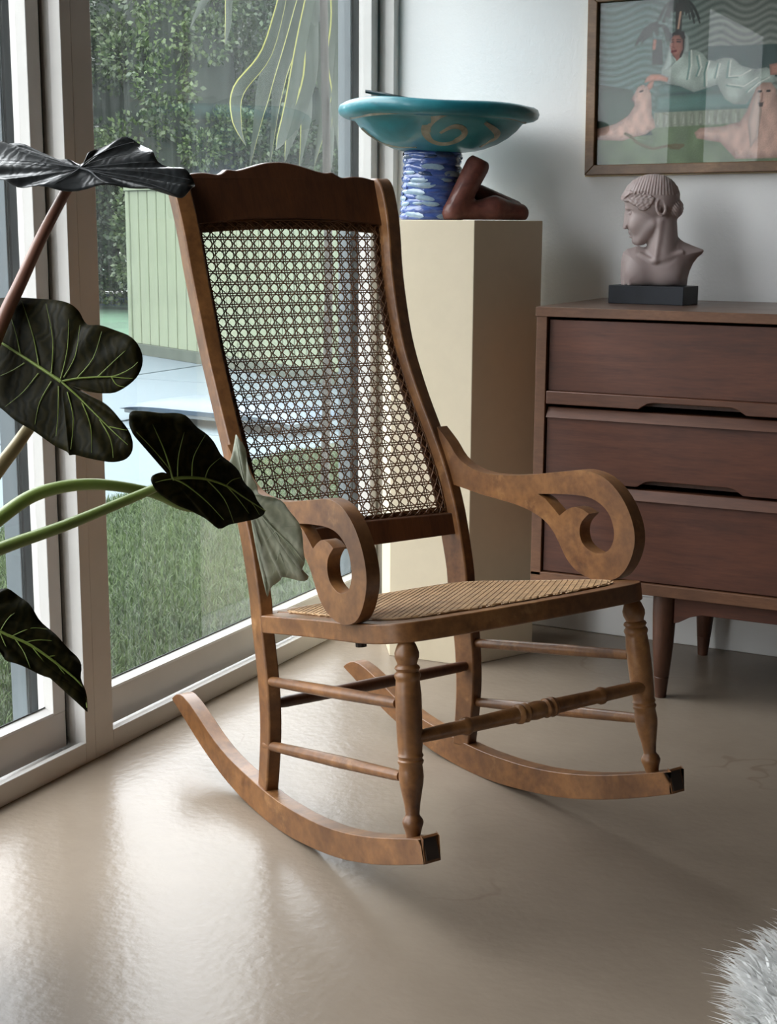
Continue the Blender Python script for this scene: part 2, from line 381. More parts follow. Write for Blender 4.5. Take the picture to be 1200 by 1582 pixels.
# low pale blue padded bench on the patio
M_blue = plain('pale_blue_vinyl', (0.028, 0.052, 0.080), 0.5, 0.08, 6)
bench = empty('sunbed', (-4.72, 7.32, GZ), -0.12); tag(bench, 'low pale blue padded sunbed on the patio', 'sunbed')
pad = MB(); n = 14
pad.loft([[(-0.62 + 1.3 * t, y, 0.075 + 0.055 * h * (1 - abs(2 * t - 1) ** 6)) for y, h in ((-0.26, 0), (-0.27, .5), (-0.22, 1), (0, 1.12), (0.22, 1), (0.27, .5), (0.26, 0))] for t in [k / n for k in range(n + 1)]])
pad.build('pad', M_blue, bench, smooth=50)
box('frame', (-0.6, -0.24, 0.05), (0.66, 0.24, 0.076), MAT['outer'], bench, 0.005)
lg = box('leg', (-0.56, -0.22, 0.0), (-0.52, -0.18, 0.05), MAT['outer'], bench)
for x, y in ((1.14, 0), (0, 0.40), (1.14, 0.40)): inst(lg, bench, Matrix.Translation((x, y, 0)))
# low blue wall with a white coping in front of the hedge
far = empty('garden_wall', (-13.6, 17.0, GZ), YAW); tag(far, 'low blue grey garden wall with white coping before the hedge', 'wall')
box('wall', (-4, 0, 0), (4, 0.2, 0.17), plain('blue_render', (0.0312, 0.0572, 0.0832), 0.8), far); box('coping', (-4.02, -0.03, 0.17), (4.02, 0.23, 0.20), MAT['white'], far, 0.005)

# trees of the hedge
M_leafs = [leafmat('hedge_leaf', (0.009, 0.022, 0.0095), (0.037, 0.065, 0.025), 0.9), leafmat('hedge_leaf_dark', (0.007, 0.016, 0.0085), (0.027, 0.050, 0.022), 0.9), leafmat('hedge_leaf_light', (0.013, 0.029, 0.010), (0.055, 0.084, 0.026), 0.9)]
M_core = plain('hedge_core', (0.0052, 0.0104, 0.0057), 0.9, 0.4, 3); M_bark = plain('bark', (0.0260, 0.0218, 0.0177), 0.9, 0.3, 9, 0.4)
def blob(n, seed):
    bm = bmesh.new(); bmesh.ops.create_icosphere(bm, subdivisions=3, radius=1.0); rs = np.random.default_rng(seed)
    d = rs.normal(size=(n, 3)); d /= np.linalg.norm(d, axis=1)[:, None]
    for v in bm.verts:
        p = np.array(v.co); v.co = v.co * (0.82 + 0.22 * float(np.max(np.clip(d @ p, 0, 1) ** 10)))
    vs = [tuple(v.co) for v in bm.verts]; fs = [tuple(q.index for q in f.verts) for f in bm.faces]; bm.free(); return vs, fs
def hedge_tree(px, D, h, rad, mi, label, seed, nleaf=5200):
    rs = np.random.default_rng(seed)
    p = hd * D + rt * ((px - 600) / 2256 * D); base = Vector((p.x, p.y, GZ - 0.05))
    t = empty('hedge_tree', base); tag(t, label, 'tree', 'trees of the hedge')
    tm = MB(); tm.tube([(0, 0, 0), (0.05, 0.02, h * 0.3), (-0.04, 0.03, h * 0.7)], [0.13, 0.10, 0.05], 9); tm.build('trunk', M_bark, t, smooth=60)
    ncl = 64; cl = rs.normal(size=(ncl, 3)); cl /= np.linalg.norm(cl, axis=1)[:, None]
    lo_ = cl[:, 2] < 0.15; cl[lo_, :2] /= np.linalg.norm(cl[lo_, :2], axis=1)[:, None]
    cen = np.array([0, 0, h * 0.52]); sc = np.array([rad, rad, h * 0.50])
    vs, fs = blob(30, seed); vs = np.array(vs); lv = vs[:, 2] < 0.1; vs[lv, :2] *= (0.95 / np.maximum(np.linalg.norm(vs[lv, :2], axis=1), 0.35))[:, None]; vs = vs * sc * 0.82 + cen
    obj('crown_core', vs, fs, M_core, t, smooth=60)  # solid dark blob added inside the crown to block bright sky
    cp = cl * (sc * rs.uniform(0.80, 1.0, (ncl, 1))) + cen; cr = rs.uniform(0.26, 0.5, ncl)
    k = rs.integers(0, ncl, nleaf); d = rs.normal(size=(nleaf, 3)); d /= np.linalg.norm(d, axis=1)[:, None]
    P = cp[k] + d * (cr[k] * rs.uniform(0.3, 1.0, nleaf) ** 0.5)[:, None] * np.array([1, 1, 0.85])
    a = d + rs.normal(size=(nleaf, 3)) * 0.5; a /= np.linalg.norm(a, axis=1)[:, None]
    b = np.cross(a, rs.normal(size=(nleaf, 3))); b /= np.linalg.norm(b, axis=1)[:, None]
    L = rs.uniform(0.04, 0.095, nleaf)[:, None]; w = L * 0.34
    v = np.stack([P, P + a * L * 0.45 + b * w, P + a * L, P + a * L * 0.45 - b * w], 1).reshape(-1, 3); i = np.arange(nleaf) * 4
    v[:, 2] = np.maximum(v[:, 2], 0.12)
    np_mesh('foliage', v, np.stack([i, i + 1, i + 2, i + 3], 1), np.zeros((0, 3)), M_leafs[mi], t)
for q, (px, D, h, rad, mi, lb) in enumerate([(-160, 20.8, 5.4, .86, 1, 'leftmost dark tree of the front hedge row, left of the door frame'), (65, 20.4, 5.8, .90, 0, 'hedge tree beyond the white mullion at the left'), (285, 20.2, 5.9, .95, 2, 'light green hedge tree left of the chair back top'), (505, 20.6, 5.6, .90, 0, 'hedge tree behind the drooping yellow edged straps'), (730, 20.8, 5.5, .90, 1, 'rightmost tree of the front hedge row, past the corner')]):
    hedge_tree(px, D, h, rad, mi, lb, 40 + q, 34000)
for q, (px, lb) in enumerate([(-290, 'far left end'), (-60, 'left of the door frame'), (175, 'just right of the white mullion'), (395, 'above the chair back'), (620, 'behind the corner post'), (850, 'far right end')]):
    hedge_tree(px, 24.4, 7.0, 1.12, 1 if q % 2 else 0, 'dark taller tree of the rear hedge row, ' + lb, 80 + q, 24000)
def unseen_tree(k, x, y, lb):  # unseen row added to keep bright sky out of the print's glass
    p = Vector((x, y, 0)); D = p.dot(hd); px = 600 + 2256 * p.dot(rt) / D if D > 0.5 else None
    hedge_tree(0, 1, 6.6, 1.15, k % 2, lb, 120 + k, 4200)
    t = bpy.data.objects[[o.name for o in COL.objects if o.name.startswith('hedge_tree') and o.parent is None][-1]]; t.location = (x, y, GZ - 0.05); t['group'] = 'unseen trees added for reflections'
for k in range(9): unseen_tree(k, -11.2 - .5 * (k % 2), -13.5 + 2.9 * k, 'tall unseen tree of the side hedge, added to darken reflections in the framed print')

# strap leaf plant just outside the glass
M_strap = leafmat('strap_leaf', (0.007, 0.014, 0.008), (0.020, 0.030, 0.016), 2.0, 0.3, 0.7); M_strap_y = leafmat('strap_edge', (0.1768, 0.1872, 0.0312), (0.2704, 0.2600, 0.0624), 2.0, 0.5)
SD = 4.7
def so(px, py, dd=0.0): return ray_at(px, py, SD + dd)
sb = so(497, 345); sp = empty('strap_leaf_plant', (sb.x, sb.y, GZ)); tag(sp, 'tall plant with long yellow edged strap leaves outside the glass', 'plant')
tmb = MB(); tmb.tube([(0, 0, -0.02), (0.02, 0.01, 1.0), (0.0, 0, 2.35)], [0.016, 0.014, 0.012], 10); tmb.build('trunk', M_bark, sp, smooth=60)
def strap(pts, w, dd, yellow=0):
    P = [so(x, y, dd + 0.05 * math.sin(i)) - Vector((sb.x, sb.y, GZ)) for i, (x, y) in enumerate(pts)]
    c = smooth_curve(P, 5); n = len(c); side = (c_r * 0.85 + hd * 0.5).normalized(); v = []; f = []; fm = []
    for i, p in enumerate(c):
        t = i / (n - 1); ww = w * (0.55 + 0.45 * math.sin(math.pi * min(1, t * 1.1) ** 0.8)) * (1 - max(0, t - 0.75) * 3.9); dr = (c[min(i + 1, n - 1)] - c[max(i - 1, 0)]).normalized()
        s_ = (side - dr * side.dot(dr)).normalized(); nn = s_.cross(dr) * (ww * 0.25)
        v += [p - s_ * ww, p - s_ * ww * 0.84 - nn * 0.6, p - nn, p + s_ * ww * 0.84 - nn * 0.6, p + s_ * ww]
        if i:
            k = 5 * i
            for j in range(4): f.append((k - 5 + j, k - 4 + j, k + j + 1, k + j)); fm.append(1 if (j in ((0,), (3,), (0, 3), ())[yellow]) else 0)
    return obj('leaf', v, f, None, sp, smooth=60, mats=[M_strap, M_strap_y], fmat=fm)
for pts, w, dd in [([(500, -120), (455, -30), (428, 60), (405, 150), (385, 262)], .032, .0), ([(500, -120), (470, -20), (450, 60), (430, 130), (416, 262)], .03, .1),
                   ([(440, -20), (412, 80), (368, 140), (366, 190), (380, 226)], .022, -.1), ([(498, -110), (478, 0), (470, 100), (472, 180), (462, 262)], .03, .15),
                   ([(500, -110), (482, 20), (478, 120), (450, 205), (440, 250)], .026, -.05), ([(505, -110), (498, 10), (496, 110), (510, 200), (512, 262)], .02, .05),
                   ([(510, -110), (520, 20), (514, 90), (520, 150), (512, 200)], .024, 0), ([(510, -100), (532, 0), (524, 100), (518, 170), (522, 232)], .02, -.1),
                   ([(505, -110), (486, -30), (486, 20), (485, 40)], .03, -.15), ([(500, -130), (420, -70), (360, -20), (352, 40), (347, 72)], .014, 0),
                   ([(500, -130), (400, -90), (340, -30), (310, 10), (292, 48)], .014, .1), ([(504, -110), (515, 60), (500, 180), (484, 262)], .018, .2),
                   ([(502, -110), (470, 40), (448, 160), (434, 215), (426, 232)], .02, -.2), ([(510, -130), (570, -40), (600, 60), (615, 160)], .03, .1)]:
    strap(pts, w, dd, random.choice((0, 1, 1, 2, 3)))

# ================================================================== rocking chair
# local axes: x = u (towards the front), y = v (across), z up; tilted back on its rockers as it stands
chair = empty('rocking_chair', (-1.198, 2.338, 0), math.radians(-30))
tag(chair, 'antique brown wooden rocking chair with caned back, caned seat and scroll arms', 'chair')
CW, CD = MAT['chair'], MAT['chair_dark']
uf = smooth_tab([(.03, .018), (.058, .024), (.15, .036), (.219, .036), (.28, .028), (.352, .013), (.404, .006), (.49, -.018), (.533, -.035), (.60, -.067), (.66, -.101), (.72, -.139), (.772, -.169), (.81, -.189), (.847, -.205), (.90, -.2235), (.968, -.2445), (1.03, -.2585), (1.08, -.2735), (1.14, -.300), (1.20, -.332)])
KP, DP, WP = 0.15, 0.058, 0.026
def post_sec(u, s, d=DP, vo=.237, WP=.026):
    ck, sk = math.cos(KP), math.sin(KP)
    F = (u, vo); B = (u - d * ck, vo - d * sk); I = (u + WP * sk, vo - WP * ck); J = (B[0] + WP * sk, B[1] - WP * ck)
    return [F, B, J, I]
vo_ = smooth_tab([(.03, .237), (.45, .237), (.56, .238), (.64, .235), (.72, .231), (.81, .229), (.90, .231), (1.0, .2365), (1.08, .2425), (1.15, .2455), (1.25, .247)])
wp = lerp_tab([(.4, .025), (.6, .027), (.9, .031), (1.14, .034)])
for s in (-1, 1):
    secs = []
    zs = [.045 + (1.118 - .045) * k / 46 for k in range(47)]
    for z in zs:
        d = DP * float(np.interp(z, [.04, .2, .5, .8, 1.118], [.72, .86, 1.0, .88, .78]))
        secs.append([(a, s * b, z) for a, b in post_sec(uf(z), s, d, vo_(z), wp(z))])
    for dz, q in ((.010, .96), (.019, .82), (.025, .6), (.028, .35)):          # rounded top
        z = 1.118 + dz; d = DP * .78; u = uf(z) - d * (1 - q) * 0.5
        secs.append([(a, s * b, z) for a, b in post_sec(u, s, d * q, vo_(z), wp(z))])
    if s > 0: secs = [list(reversed(q)) for q in secs]
    m = MB(); m.loft(secs); m.build('back_post', CW, chair, smooth=40, bevel=0.003)
# crest rail with its wavy top
top = [(0, 1.173), (.03, 1.170), (.06, 1.1625), (.086, 1.156), (.100, 1.154), (.116, 1.1555), (.124, 1.151), (.138, 1.1455), (.165, 1.1485), (.19, 1.1465), (.214, 1.141)]
bot = [(.214, 1.052), (.16, 1.0585), (.10, 1.063), (0, 1.0655)]
half = [tuple(p)[:2] for p in smooth_curve([(a, b, 0) for a, b in top], 3)] + bot
loop = half + [(-a, b) for a, b in reversed(half[1:-1])]
plate('crest_rail', [loop], lambda v, z, w: (uf(z) - .014 - w, v, z), .020, CD, chair, 0.0025)
loop = [(-.214, .468), (.214, .468), (.214, .507), (0, .512), (-.214, .507)]
plate('lower_rail', [loop], lambda v, z, w: (uf(z) - .010 - w, v, z), .020, CD, chair, 0.002)

# woven cane: paired uprights, paired cross strands and both diagonals
def cane(name, surf, S, T, pitch, mat, width=.0021, inside=None, noff=.0009):
    m = MB()
    def strand(a, b, layer):
        L = math.hypot(b[0] - a[0], b[1] - a[1]); n = max(2, int(L / (pitch * 0.55)))
        d = ((b[0] - a[0]) / L, (b[1] - a[1]) / L); pr = (-d[1] * width / 2, d[0] * width / 2); runs = [[]]
        for i in range(n + 1):
            t = i / n; p = (a[0] + (b[0] - a[0]) * t, a[1] + (b[1] - a[1]) * t)
            if inside and not inside(*p):
                if runs[-1]: runs.append([])
                continue
            h = layer * noff
            runs[-1].append([surf(p[0] - pr[0], p[1] - pr[1], h - .0004), surf(p[0] + pr[0], p[1] + pr[1], h - .0004), surf(p[0], p[1], h + .0006)])
        for r in runs:
            if len(r) > 1: m.loft(r, True)
    g = max(pitch * 0.100, width * 0.80)
    ns, nt = int(round(S / pitch)), int(round(T / pitch)); ps, pt = S / ns, T / nt
    for i in range(ns + 1):
        for q in (-g, g): strand((i * ps + q, 0), (i * ps + q, T), 0 if q < 0 else 1)
    for j in range(nt + 1):
        for q in (-g, g): strand((0, j * pt + q), (S, j * pt + q), 0.4 if q < 0 else 1.2)
    for sg in (1, -1):
        for k in range(-nt - 1, ns + nt + 2):
            # x/ps - sg*y/pt = k + .5
            c = k + 0.5; pts = []
            x0, x1 = c * ps, (c + sg * nt) * ps
            a, b = (x0, 0.0), (x1, T)
            t0, t1 = 0.0, 1.0; dx = b[0] - a[0]
            lo, hi = sorted(((0 - a[0]) / dx, (S - a[0]) / dx)); t0, t1 = max(t0, lo), min(t1, hi)
            if t1 - t0 < 0.01: continue
            strand((a[0] + dx * t0, T * t0), (a[0] + dx * t1, T * t1), 2 if sg > 0 else 2.6)
    return m.build(name, mat, chair)
HB, Z0, Z1 = .212, .505, 1.069
# arc length down the back
za = np.linspace(Z0, Z1, 200); ua = np.array([uf(z) for z in za]); arc = np.concatenate([[0], np.cumsum(np.hypot(np.diff(za), np.diff(ua)))])
def back_surf(x, y, h):
    z = float(np.interp(y, arc, za)); e = .004; du = (uf(z + e) - uf(z - e)) / (2 * e); n = math.hypot(1, du)
    return (uf(z) - .026 + h / n, (x - HB) * (vo_(z) - .025) / HB, z - h * du / n)
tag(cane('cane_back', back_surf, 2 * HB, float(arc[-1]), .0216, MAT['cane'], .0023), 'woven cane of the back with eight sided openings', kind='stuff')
# border of the cane: thin stiles with laced strands
lace = MB()
for s in (-1, 1):
    secs = []
    for k in range(41):
        y = arc[-1] * k / 40
        a = [back_surf(HB + s * q, y, h) for q, h in ((.190, -.004), (.212, -.004), (.212, .001), (.190, .001))]
        secs.append(a if s > 0 else list(reversed(a)))
    st = MB(); st.loft(secs); st.build('cane_stile', CD, chair, smooth=40)
    for k in range(26):
        y0 = arc[-1] * (k + .1) / 26.2; y1 = y0 + arc[-1] / 26.2
        for (qa, ya), (qb, yb) in (((.189, y0), (.204, y1)), ((.204, y0), (.189, y1))):
            lace.tube([back_surf(HB + s * qa, ya, .003), back_surf(HB + s * (qa + qb) / 2, (ya + yb) / 2, .004), back_surf(HB + s * qb, yb, .003)], .0011, 5)
    lace.tube([back_surf(HB + s * .2045, arc[-1] * k / 40, .003) for k in range(41)], .0019, 6)
for y0, y1, nm in ((arc[-1] - .024, arc[-1] + .002, 'cane_rail'), (-.004, .014, 'cane_rail')):
    st = MB(); st.loft([[back_surf(x, y0 - ((.010 * (x / HB - 1) ** 2) if y0 > .1 else 0), -.004), back_surf(x, y0 - ((.010 * (x / HB - 1) ** 2) if y0 > .1 else 0), .0008), back_surf(x, y1, .0008), back_surf(x, y1, -.004)] for x in np.linspace(.01, 2 * HB - .01, 15)]); st.build(nm, MAT['cane'], chair, smooth=40)
for yy, sg in ((arc[-1] - .016, 1), (.006, -1)):
    for k in range(20):
        x0 = .012 + k * .0204
        for (xa, da), (xb, db) in (((x0, -.007), (x0 + .0204, .007)), ((x0, .007), (x0 + .0204, -.007))):
            lace.tube([back_surf(xa, yy + da, .003), back_surf((xa + xb) / 2, yy, .0045), back_surf(xb, yy + db, .003)], .0011, 5)
    lace.tube([back_surf(.004 + .416 * k / 30, yy + .008 * sg - (.007 * sg * ((k / 15 - 1) ** 2) if sg > 0 else 0), .0035) for k in range(31)], .0019, 6)
tag(lace.build('cane_binding', MAT['cane'], chair, smooth=60), 'laced cane binding around the back panel', kind='stuff')

# seat: shaped board ring, sloping back
def zs_(u): return .376 + .204 * u
def ring(pts): return [tuple(p)[:2] for p in smooth_curve([(a, b, 0) for a, b in pts], 4)]
rt_side = [(.022, .243), (.10, .245), (.19, .250), (.28, .258), (.345, .266), (.395, .268), (.43, .262), (.458, .245), (.474, .215), (.482, .16), (.487, .08), (.488, 0)]
outl = [(-.036, .0), (-.036, .203), (.016, .203), (.022, .243)] + ring(rt_side)[1:]
outl = outl + [(a, -b) for a, b in reversed(outl[1:-1])]
inn = ring([(.018, .0), (.020, .10), (.028, .165), (.06, .192), (.14, .203), (.24, .214), (.32, .222), (.375, .222), (.412, .205), (.432, .165), (.441, .09), (.442, 0)])
inn = inn + [(a, -b) for a, b in reversed(inn[1:-1])]
plate('seat_frame', [outl, inn], lambda u, v, w: (u + .2 * w, v, zs_(u) - w), .030, CW, chair, 0.004, 3)
ip = np.array(inn)
def in_seat(x, y):
    px, py = x - .005, y - .235; a, b = ip, np.roll(ip, -1, 0)
    c = ((a[:, 1] > py) != (b[:, 1] > py)) & (px < (b[:, 0] - a[:, 0]) * (py - a[:, 1]) / (b[:, 1] - a[:, 1] + 1e-12) + a[:, 0])
    if int(c.sum()) % 2: return True
    return float(np.min(np.hypot(ip[:, 0] - px, ip[:, 1] - py))) < .016
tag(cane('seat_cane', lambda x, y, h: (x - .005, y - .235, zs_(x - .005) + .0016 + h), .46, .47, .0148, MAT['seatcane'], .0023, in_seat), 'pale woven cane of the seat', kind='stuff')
sbnd = MB(); cc = [(a * 1.0 + (.012 if a > .25 else -.006) * 0, b) for a, b in inn]
cen = (.23, 0)
bl = [(cen[0] + (a - cen[0]) * 1.035, b * 1.045) for a, b in inn]
sbnd.tube([(a, b, zs_(a) + .0022) for a, b in bl + bl[:1]], .0022, 6); sbnd.build('seat_cane_binding', MAT['seatcane'], chair, smooth=60)
bo = MB(); bo.lathe([(0, .006), (.55, .006), (.56, .0095), (1, .009)], (.335, -.235, .43), (.338, -.235, .402), 10); bo.build('seat_bolt', MAT['bolt'], chair, smooth=30)

# scroll arms
a_out = [(-.098, .668), (-.064, .643), (-.035, .616), (.005, .600), (.05, .5955), (.10, .599), (.161, .608), (.219, .620), (.276, .632), (.312, .636), (.349, .630), (.381, .612), (.405, .587), (.421, .558), (.426, .530), (.420, .502), (.406, .476), (.386, .458), (.355, .4475), (.322, .4465), (.289, .455), (.265, .472), (.247, .495), (.229, .516), (.205, .532), (.169, .543), (.127, .549), (.083, .551), (.032, .5535), (-.018, .558), (-.06, .562)]
a_hole1 = [(.189, .577), (.216, .5815), (.244, .5855), (.289, .590), (.322, .589), (.349, .580), (.367, .565), (.377, .543), (.377, .523), (.366, .504), (.342, .494), (.320, .497), (.303, .507), (.296, .525), (.300, .543), (.317, .561)]
a_hole2 = [(.301, .5665), (.281, .5675), (.262, .559), (.245, .546)]
a_hole3 = [(.227, .559), (.208, .571)]
def r2(l, n=3, cl=False): return [tuple(p)[:2] for p in smooth_curve([(a, b, 0) for a, b in l], n, cl)]
outer = r2(a_out); hole = r2(a_hole1) + r2(a_hole2) + r2(a_hole3)
for s in (-1, 1):
    plate('arm', [outer, hole], lambda u, z, w, s=s: (u, s * (.225 + .077 * u + w), z), .024, CW, chair, 0.0035, 3)
# rockers
rb = smooth_tab([(-.402, .104), (-.332, .077), (-.261, .050), (-.171, .0235), (-.084, .0075), (0, .001), (.05, .0), (.11, .003), (.161, .009), (.231, .020), (.307, .036), (.394, .062), (.475, .092), (.562, .128)])
rtp = smooth_tab([(-.402, .106), (-.385, .118), (-.36, .1265), (-.325, .1235), (-.271, .107), (-.203, .083), (-.125, .066), (-.015, .056), (.04, .0535), (.097, .0545), (.188, .062), (.274, .076), (.355, .096), (.431, .120), (.537, .159), (.562, .168)])
us = [-.402, -.398, -.39, -.378, -.362] + [-.345 + .03 * k for k in range(31)] + [.562]
for s in (-1, 1):
    m = MB(); secs = []
    for u in us:
        vi, vo = .224 + .047 * u - .0145, .224 + .047 * u + .0145
        ue = u - (0.012 if u == .562 else 0)
        q = [(u, s * vo, rb(u)), (u, s * vi, rb(u)), (ue, s * vi, rtp(u)), (ue, s * vo, rtp(u))]
        secs.append(q if s < 0 else list(reversed(q)))
    m.loft(secs); rk = m.build('rocker', CW, chair, smooth=35, bevel=0.0025)
    e = MB(); vi, vo = .224 + .047 * .562 - .0112, .224 + .047 * .562 + .0112
    e.loft([[(.556, s * vo, rb(.562) + .005), (.556, s * vi, rb(.562) + .005), (.545, s * vi, rtp(.562) - .005), (.545, s * vo, rtp(.562) - .005)][::(1 if s < 0 else -1)],
            [(.5630, s * vo, rb(.562) + .005), (.5630, s * vi, rb(.562) + .005), (.5515, s * vi, rtp(.562) - .005), (.5515, s * vo, rtp(.562) - .005)][::(1 if s < 0 else -1)]])
    e.build('dark_end', MAT['chair_end'], rk)  # dark face on the front end of each rocker
# turned front legs
prof_px = [(118, 24), (128, 27), (150, 38), (180, 48), (200, 47), (218, 40), (228, 38), (234, 46), (243, 50), (252, 44), (257, 42), (264, 49), (274, 52), (284, 49), (291, 46), (300, 47), (350, 51), (450, 51), (560, 49), (592, 46), (598, 48), (604, 51), (612, 46), (618, 46), (624, 51), (632, 50), (640, 45), (665, 47), (690, 49), (720, 46), (760, 39), (800, 32), (845, 27), (852, 29), (865, 38), (880, 42), (895, 38), (915, 32), (935, 28), (955, 27)]
kr = 1 / (2.667 * 955)
prof = [((y - 118) / (955 - 118), r * kr) for y, r in prof_px]
def spin(s): 
    m = MB(); m.lathe(prof, (.455, s * .229, .444), (.504, s * .246, .140), 24); return m
for s in (-1, 1): spin(s).build('front_leg', CW, chair, smooth=40)
for s in (-1, 1):
    for (p, q, r) in (((.010, .226, .256), (.445, .2375, .339), .0098), ((.008, .227, .135), (.468, .2455, .231), .0098)):
        m = MB(); m.lathe([(0, r * .82), (.06, r * .9), (.25, r), (.6, r * 1.06), (.94, r * .9), (1, r * .8)], (p[0], s * p[1], p[2]), (q[0], s * q[1], q[2]), 14); m.build('side_stretcher', CW, chair, smooth=40)
m = MB(); m.lathe([(0, .0085), (.05, .0105), (.5, .0118), (.95, .0105), (1, .0085)], (.018, -.214, .213), (.018, .214, .213), 14); m.build('rear_stretcher', CD, chair, smooth=40)
fs = [(0, .0088), (.03, .0102), (.12, .0112), (.185, .0112), (.19, .0125), (.20, .0145), (.21, .0145), (.22, .0125), (.225, .0115), (.33, .0122), (.40, .0128), (.415, .0128), (.42, .0155), (.432, .0165), (.442, .0135), (.448, .0155), (.458, .0160), (.466, .0130), (.48, .0142), (.50, .0152)]
fs = fs + [(1 - a, b) for a, b in reversed(fs[:-1])]
m = MB(); m.lathe(fs, (.487, -.2335, .296), (.487, .2335, .296), 18); m.build('front_stretcher', CW, chair, smooth=40)

# ================================================================== pedestal (six sided)
PT = 1.066
ped = MB(); hx = []
for k in range(6):
    a = math.radians(-120 + 60 * k + 2.0); hx.append((.208 * math.cos(a), .208 * math.sin(a)))
ped.loft([[(x, y, z) for x, y in hx] for z in (0, PT)])
pedestal = ped.build('pedestal', MAT['pedestal'], None, bevel=0.0015); pedestal.location = (-1.456, 3.322, 0)
tag(pedestal, 'tall cream six sided pedestal in the corner under the turquoise bowl', 'pedestal')

# ================================================================== implicit surfaces -> mesh
def surface_nets(Fv, org, h):
    ins = Fv < 0; nx, ny, nz = Fv.shape
    acc = np.zeros((nx - 1, ny - 1, nz - 1, 3)); cnt = np.zeros((nx - 1, ny - 1, nz - 1))
    corners = [(a, b, c) for a in (0, 1) for b in (0, 1) for c in (0, 1)]
    def sl(o): return Fv[o[0]:nx - 1 + o[0], o[1]:ny - 1 + o[1], o[2]:nz - 1 + o[2]]
    for o in corners:
        for ax in range(3):
            if o[ax]: continue
            q = list(o); q[ax] = 1; A, B = sl(o), sl(q); cr = (A < 0) != (B < 0)
            t = np.where(cr, A / np.where(cr, A - B, 1), 0)
            for k in range(3): acc[..., k] += np.where(cr, o[k] + (t if k == ax else 0), 0)
            cnt += cr
    act = cnt > 0; idx = -np.ones(act.shape, int); idx[act] = np.arange(act.sum())
    I = np.argwhere(act); V = (I + acc[act] / cnt[act][:, None]) * h + np.array(org); faces = []
    for ax in range(3):
        b, c = (ax + 1) % 3, (ax + 2) % 3
        s0 = [slice(1, -1)] * 3; s0[ax] = slice(0, -1); s1 = list(s0); s1[ax] = slice(1, None)
        A, B = ins[tuple(s0)], ins[tuple(s1)]
        for flip, E in ((0, A & ~B), (1, ~A & B)):
            p = np.argwhere(E)
            if not len(p): continue
            off = np.ones(3, int); off[ax] = 0; p = p + off
            def at(db, dc):
                q = p.copy(); q[:, b] -= db; q[:, c] -= dc; return idx[q[:, 0], q[:, 1], q[:, 2]]
            quad = np.stack([at(1, 1), at(0, 1), at(0, 0), at(1, 0)], 1)
            faces.append(quad if not flip else quad[:, ::-1])
    return V, np.concatenate(faces).tolist()
def smin(a, b, k):
    h = np.clip(0.5 + 0.5 * (b - a) / k, 0, 1); return b * (1 - h) + a * h - k * h * (1 - h)
def capsule(X, Y, Z, a, b, ra, rb=None):
    rb = ra if rb is None else rb; a = np.array(a, float); d = np.array(b, float) - a
    t = np.clip(((X - a[0]) * d[0] + (Y - a[1]) * d[1] + (Z - a[2]) * d[2]) / (d @ d), 0, 1)
    return np.sqrt((X - a[0] - d[0] * t) ** 2 + (Y - a[1] - d[1] * t) ** 2 + (Z - a[2] - d[2] * t) ** 2) - (ra + (rb - ra) * t)
def ellip(X, Y, Z, c, r):
    k = np.sqrt(((X - c[0]) / r[0]) ** 2 + ((Y - c[1]) / r[1]) ** 2 + ((Z - c[2]) / r[2]) ** 2); return (k - 1) * min(r)
def poly_sd(X, Z, P):
    P = np.array(P, float); Q = np.roll(P, -1, 0); d = np.full(X.shape, 1e9); ins = np.zeros(X.shape, bool)
    for (ax, az), (bx_, bz) in zip(P, Q):
        ex, ez = bx_ - ax, bz - az; t = np.clip(((X - ax) * ex + (Z - az) * ez) / (ex * ex + ez * ez + 1e-9), 0, 1)
        d = np.minimum(d, np.hypot(X - ax - ex * t, Z - az - ez * t))
        c = ((az > Z) != (bz > Z)) & (X < (bx_ - ax) * (Z - az) / (bz - az + 1e-12) + ax); ins ^= c
    return np.where(ins, d, -d)                     # positive inside

# ================================================================== turquoise bowl sculpture on the pedestal
def glaze(name, c1, c2, c3, scale, stretch, rough=0.22, bump=0.15):
    m = M(name); co = m.co(scale=stretch); a = m.noise(co, scale, 5, 0.6, 0.5)
    m.set(Base_Color=m.ramp(a, [(0.32, c1), (0.5, c2), (0.68, c3)]), Roughness=rough, Coat_Weight=0.3); m.bump(m.noise(m.co(), 45, 4), bump, 0.003); return m.m
M_teal = glaze('teal_glaze', (0.010, 0.122, 0.155), (0.015, 0.172, 0.212), (0.026, 0.225, 0.265), 9, (1, 1, 2.5), 0.45)
M_tan = glaze('bare_clay_line', (0.14, 0.13, 0.095), (0.24, 0.22, 0.165), (0.33, 0.30, 0.23), 30, (1, 1, 1), 0.7, 0.4)
M_b1 = glaze('blue_glaze', (0.035, 0.06, 0.22), (0.06, 0.105, 0.32), (0.13, 0.20, 0.42), 14, (1, 1, 5), 0.14)
M_b2 = glaze('pale_blue_glaze', (0.18, 0.27, 0.40), (0.26, 0.36, 0.45), (0.40, 0.50, 0.52), 25, (1, 1, 4), 0.16)
M_b3 = glaze('dark_blue_glaze', (0.012, 0.02, 0.06), (0.025, 0.05, 0.12), (0.05, 0.09, 0.22), 25, (1, 1, 4), 0.16)
M_clay = glaze('red_clay', (0.075, 0.018, 0.012), (0.115, 0.030, 0.019), (0.15, 0.045, 0.030), 40, (1, 1, 1), 0.7, 0.5)
bowl_ang = YAW - 0.03
sculpt = empty('bowl_sculpture', (-1.512, 3.30, PT + .0006), bowl_ang)     # local x = to the right, -y = towards the room
tag(sculpt, 'turquoise ceramic bowl on a blue scaled column with red clay legs, on the pedestal', 'sculpture')
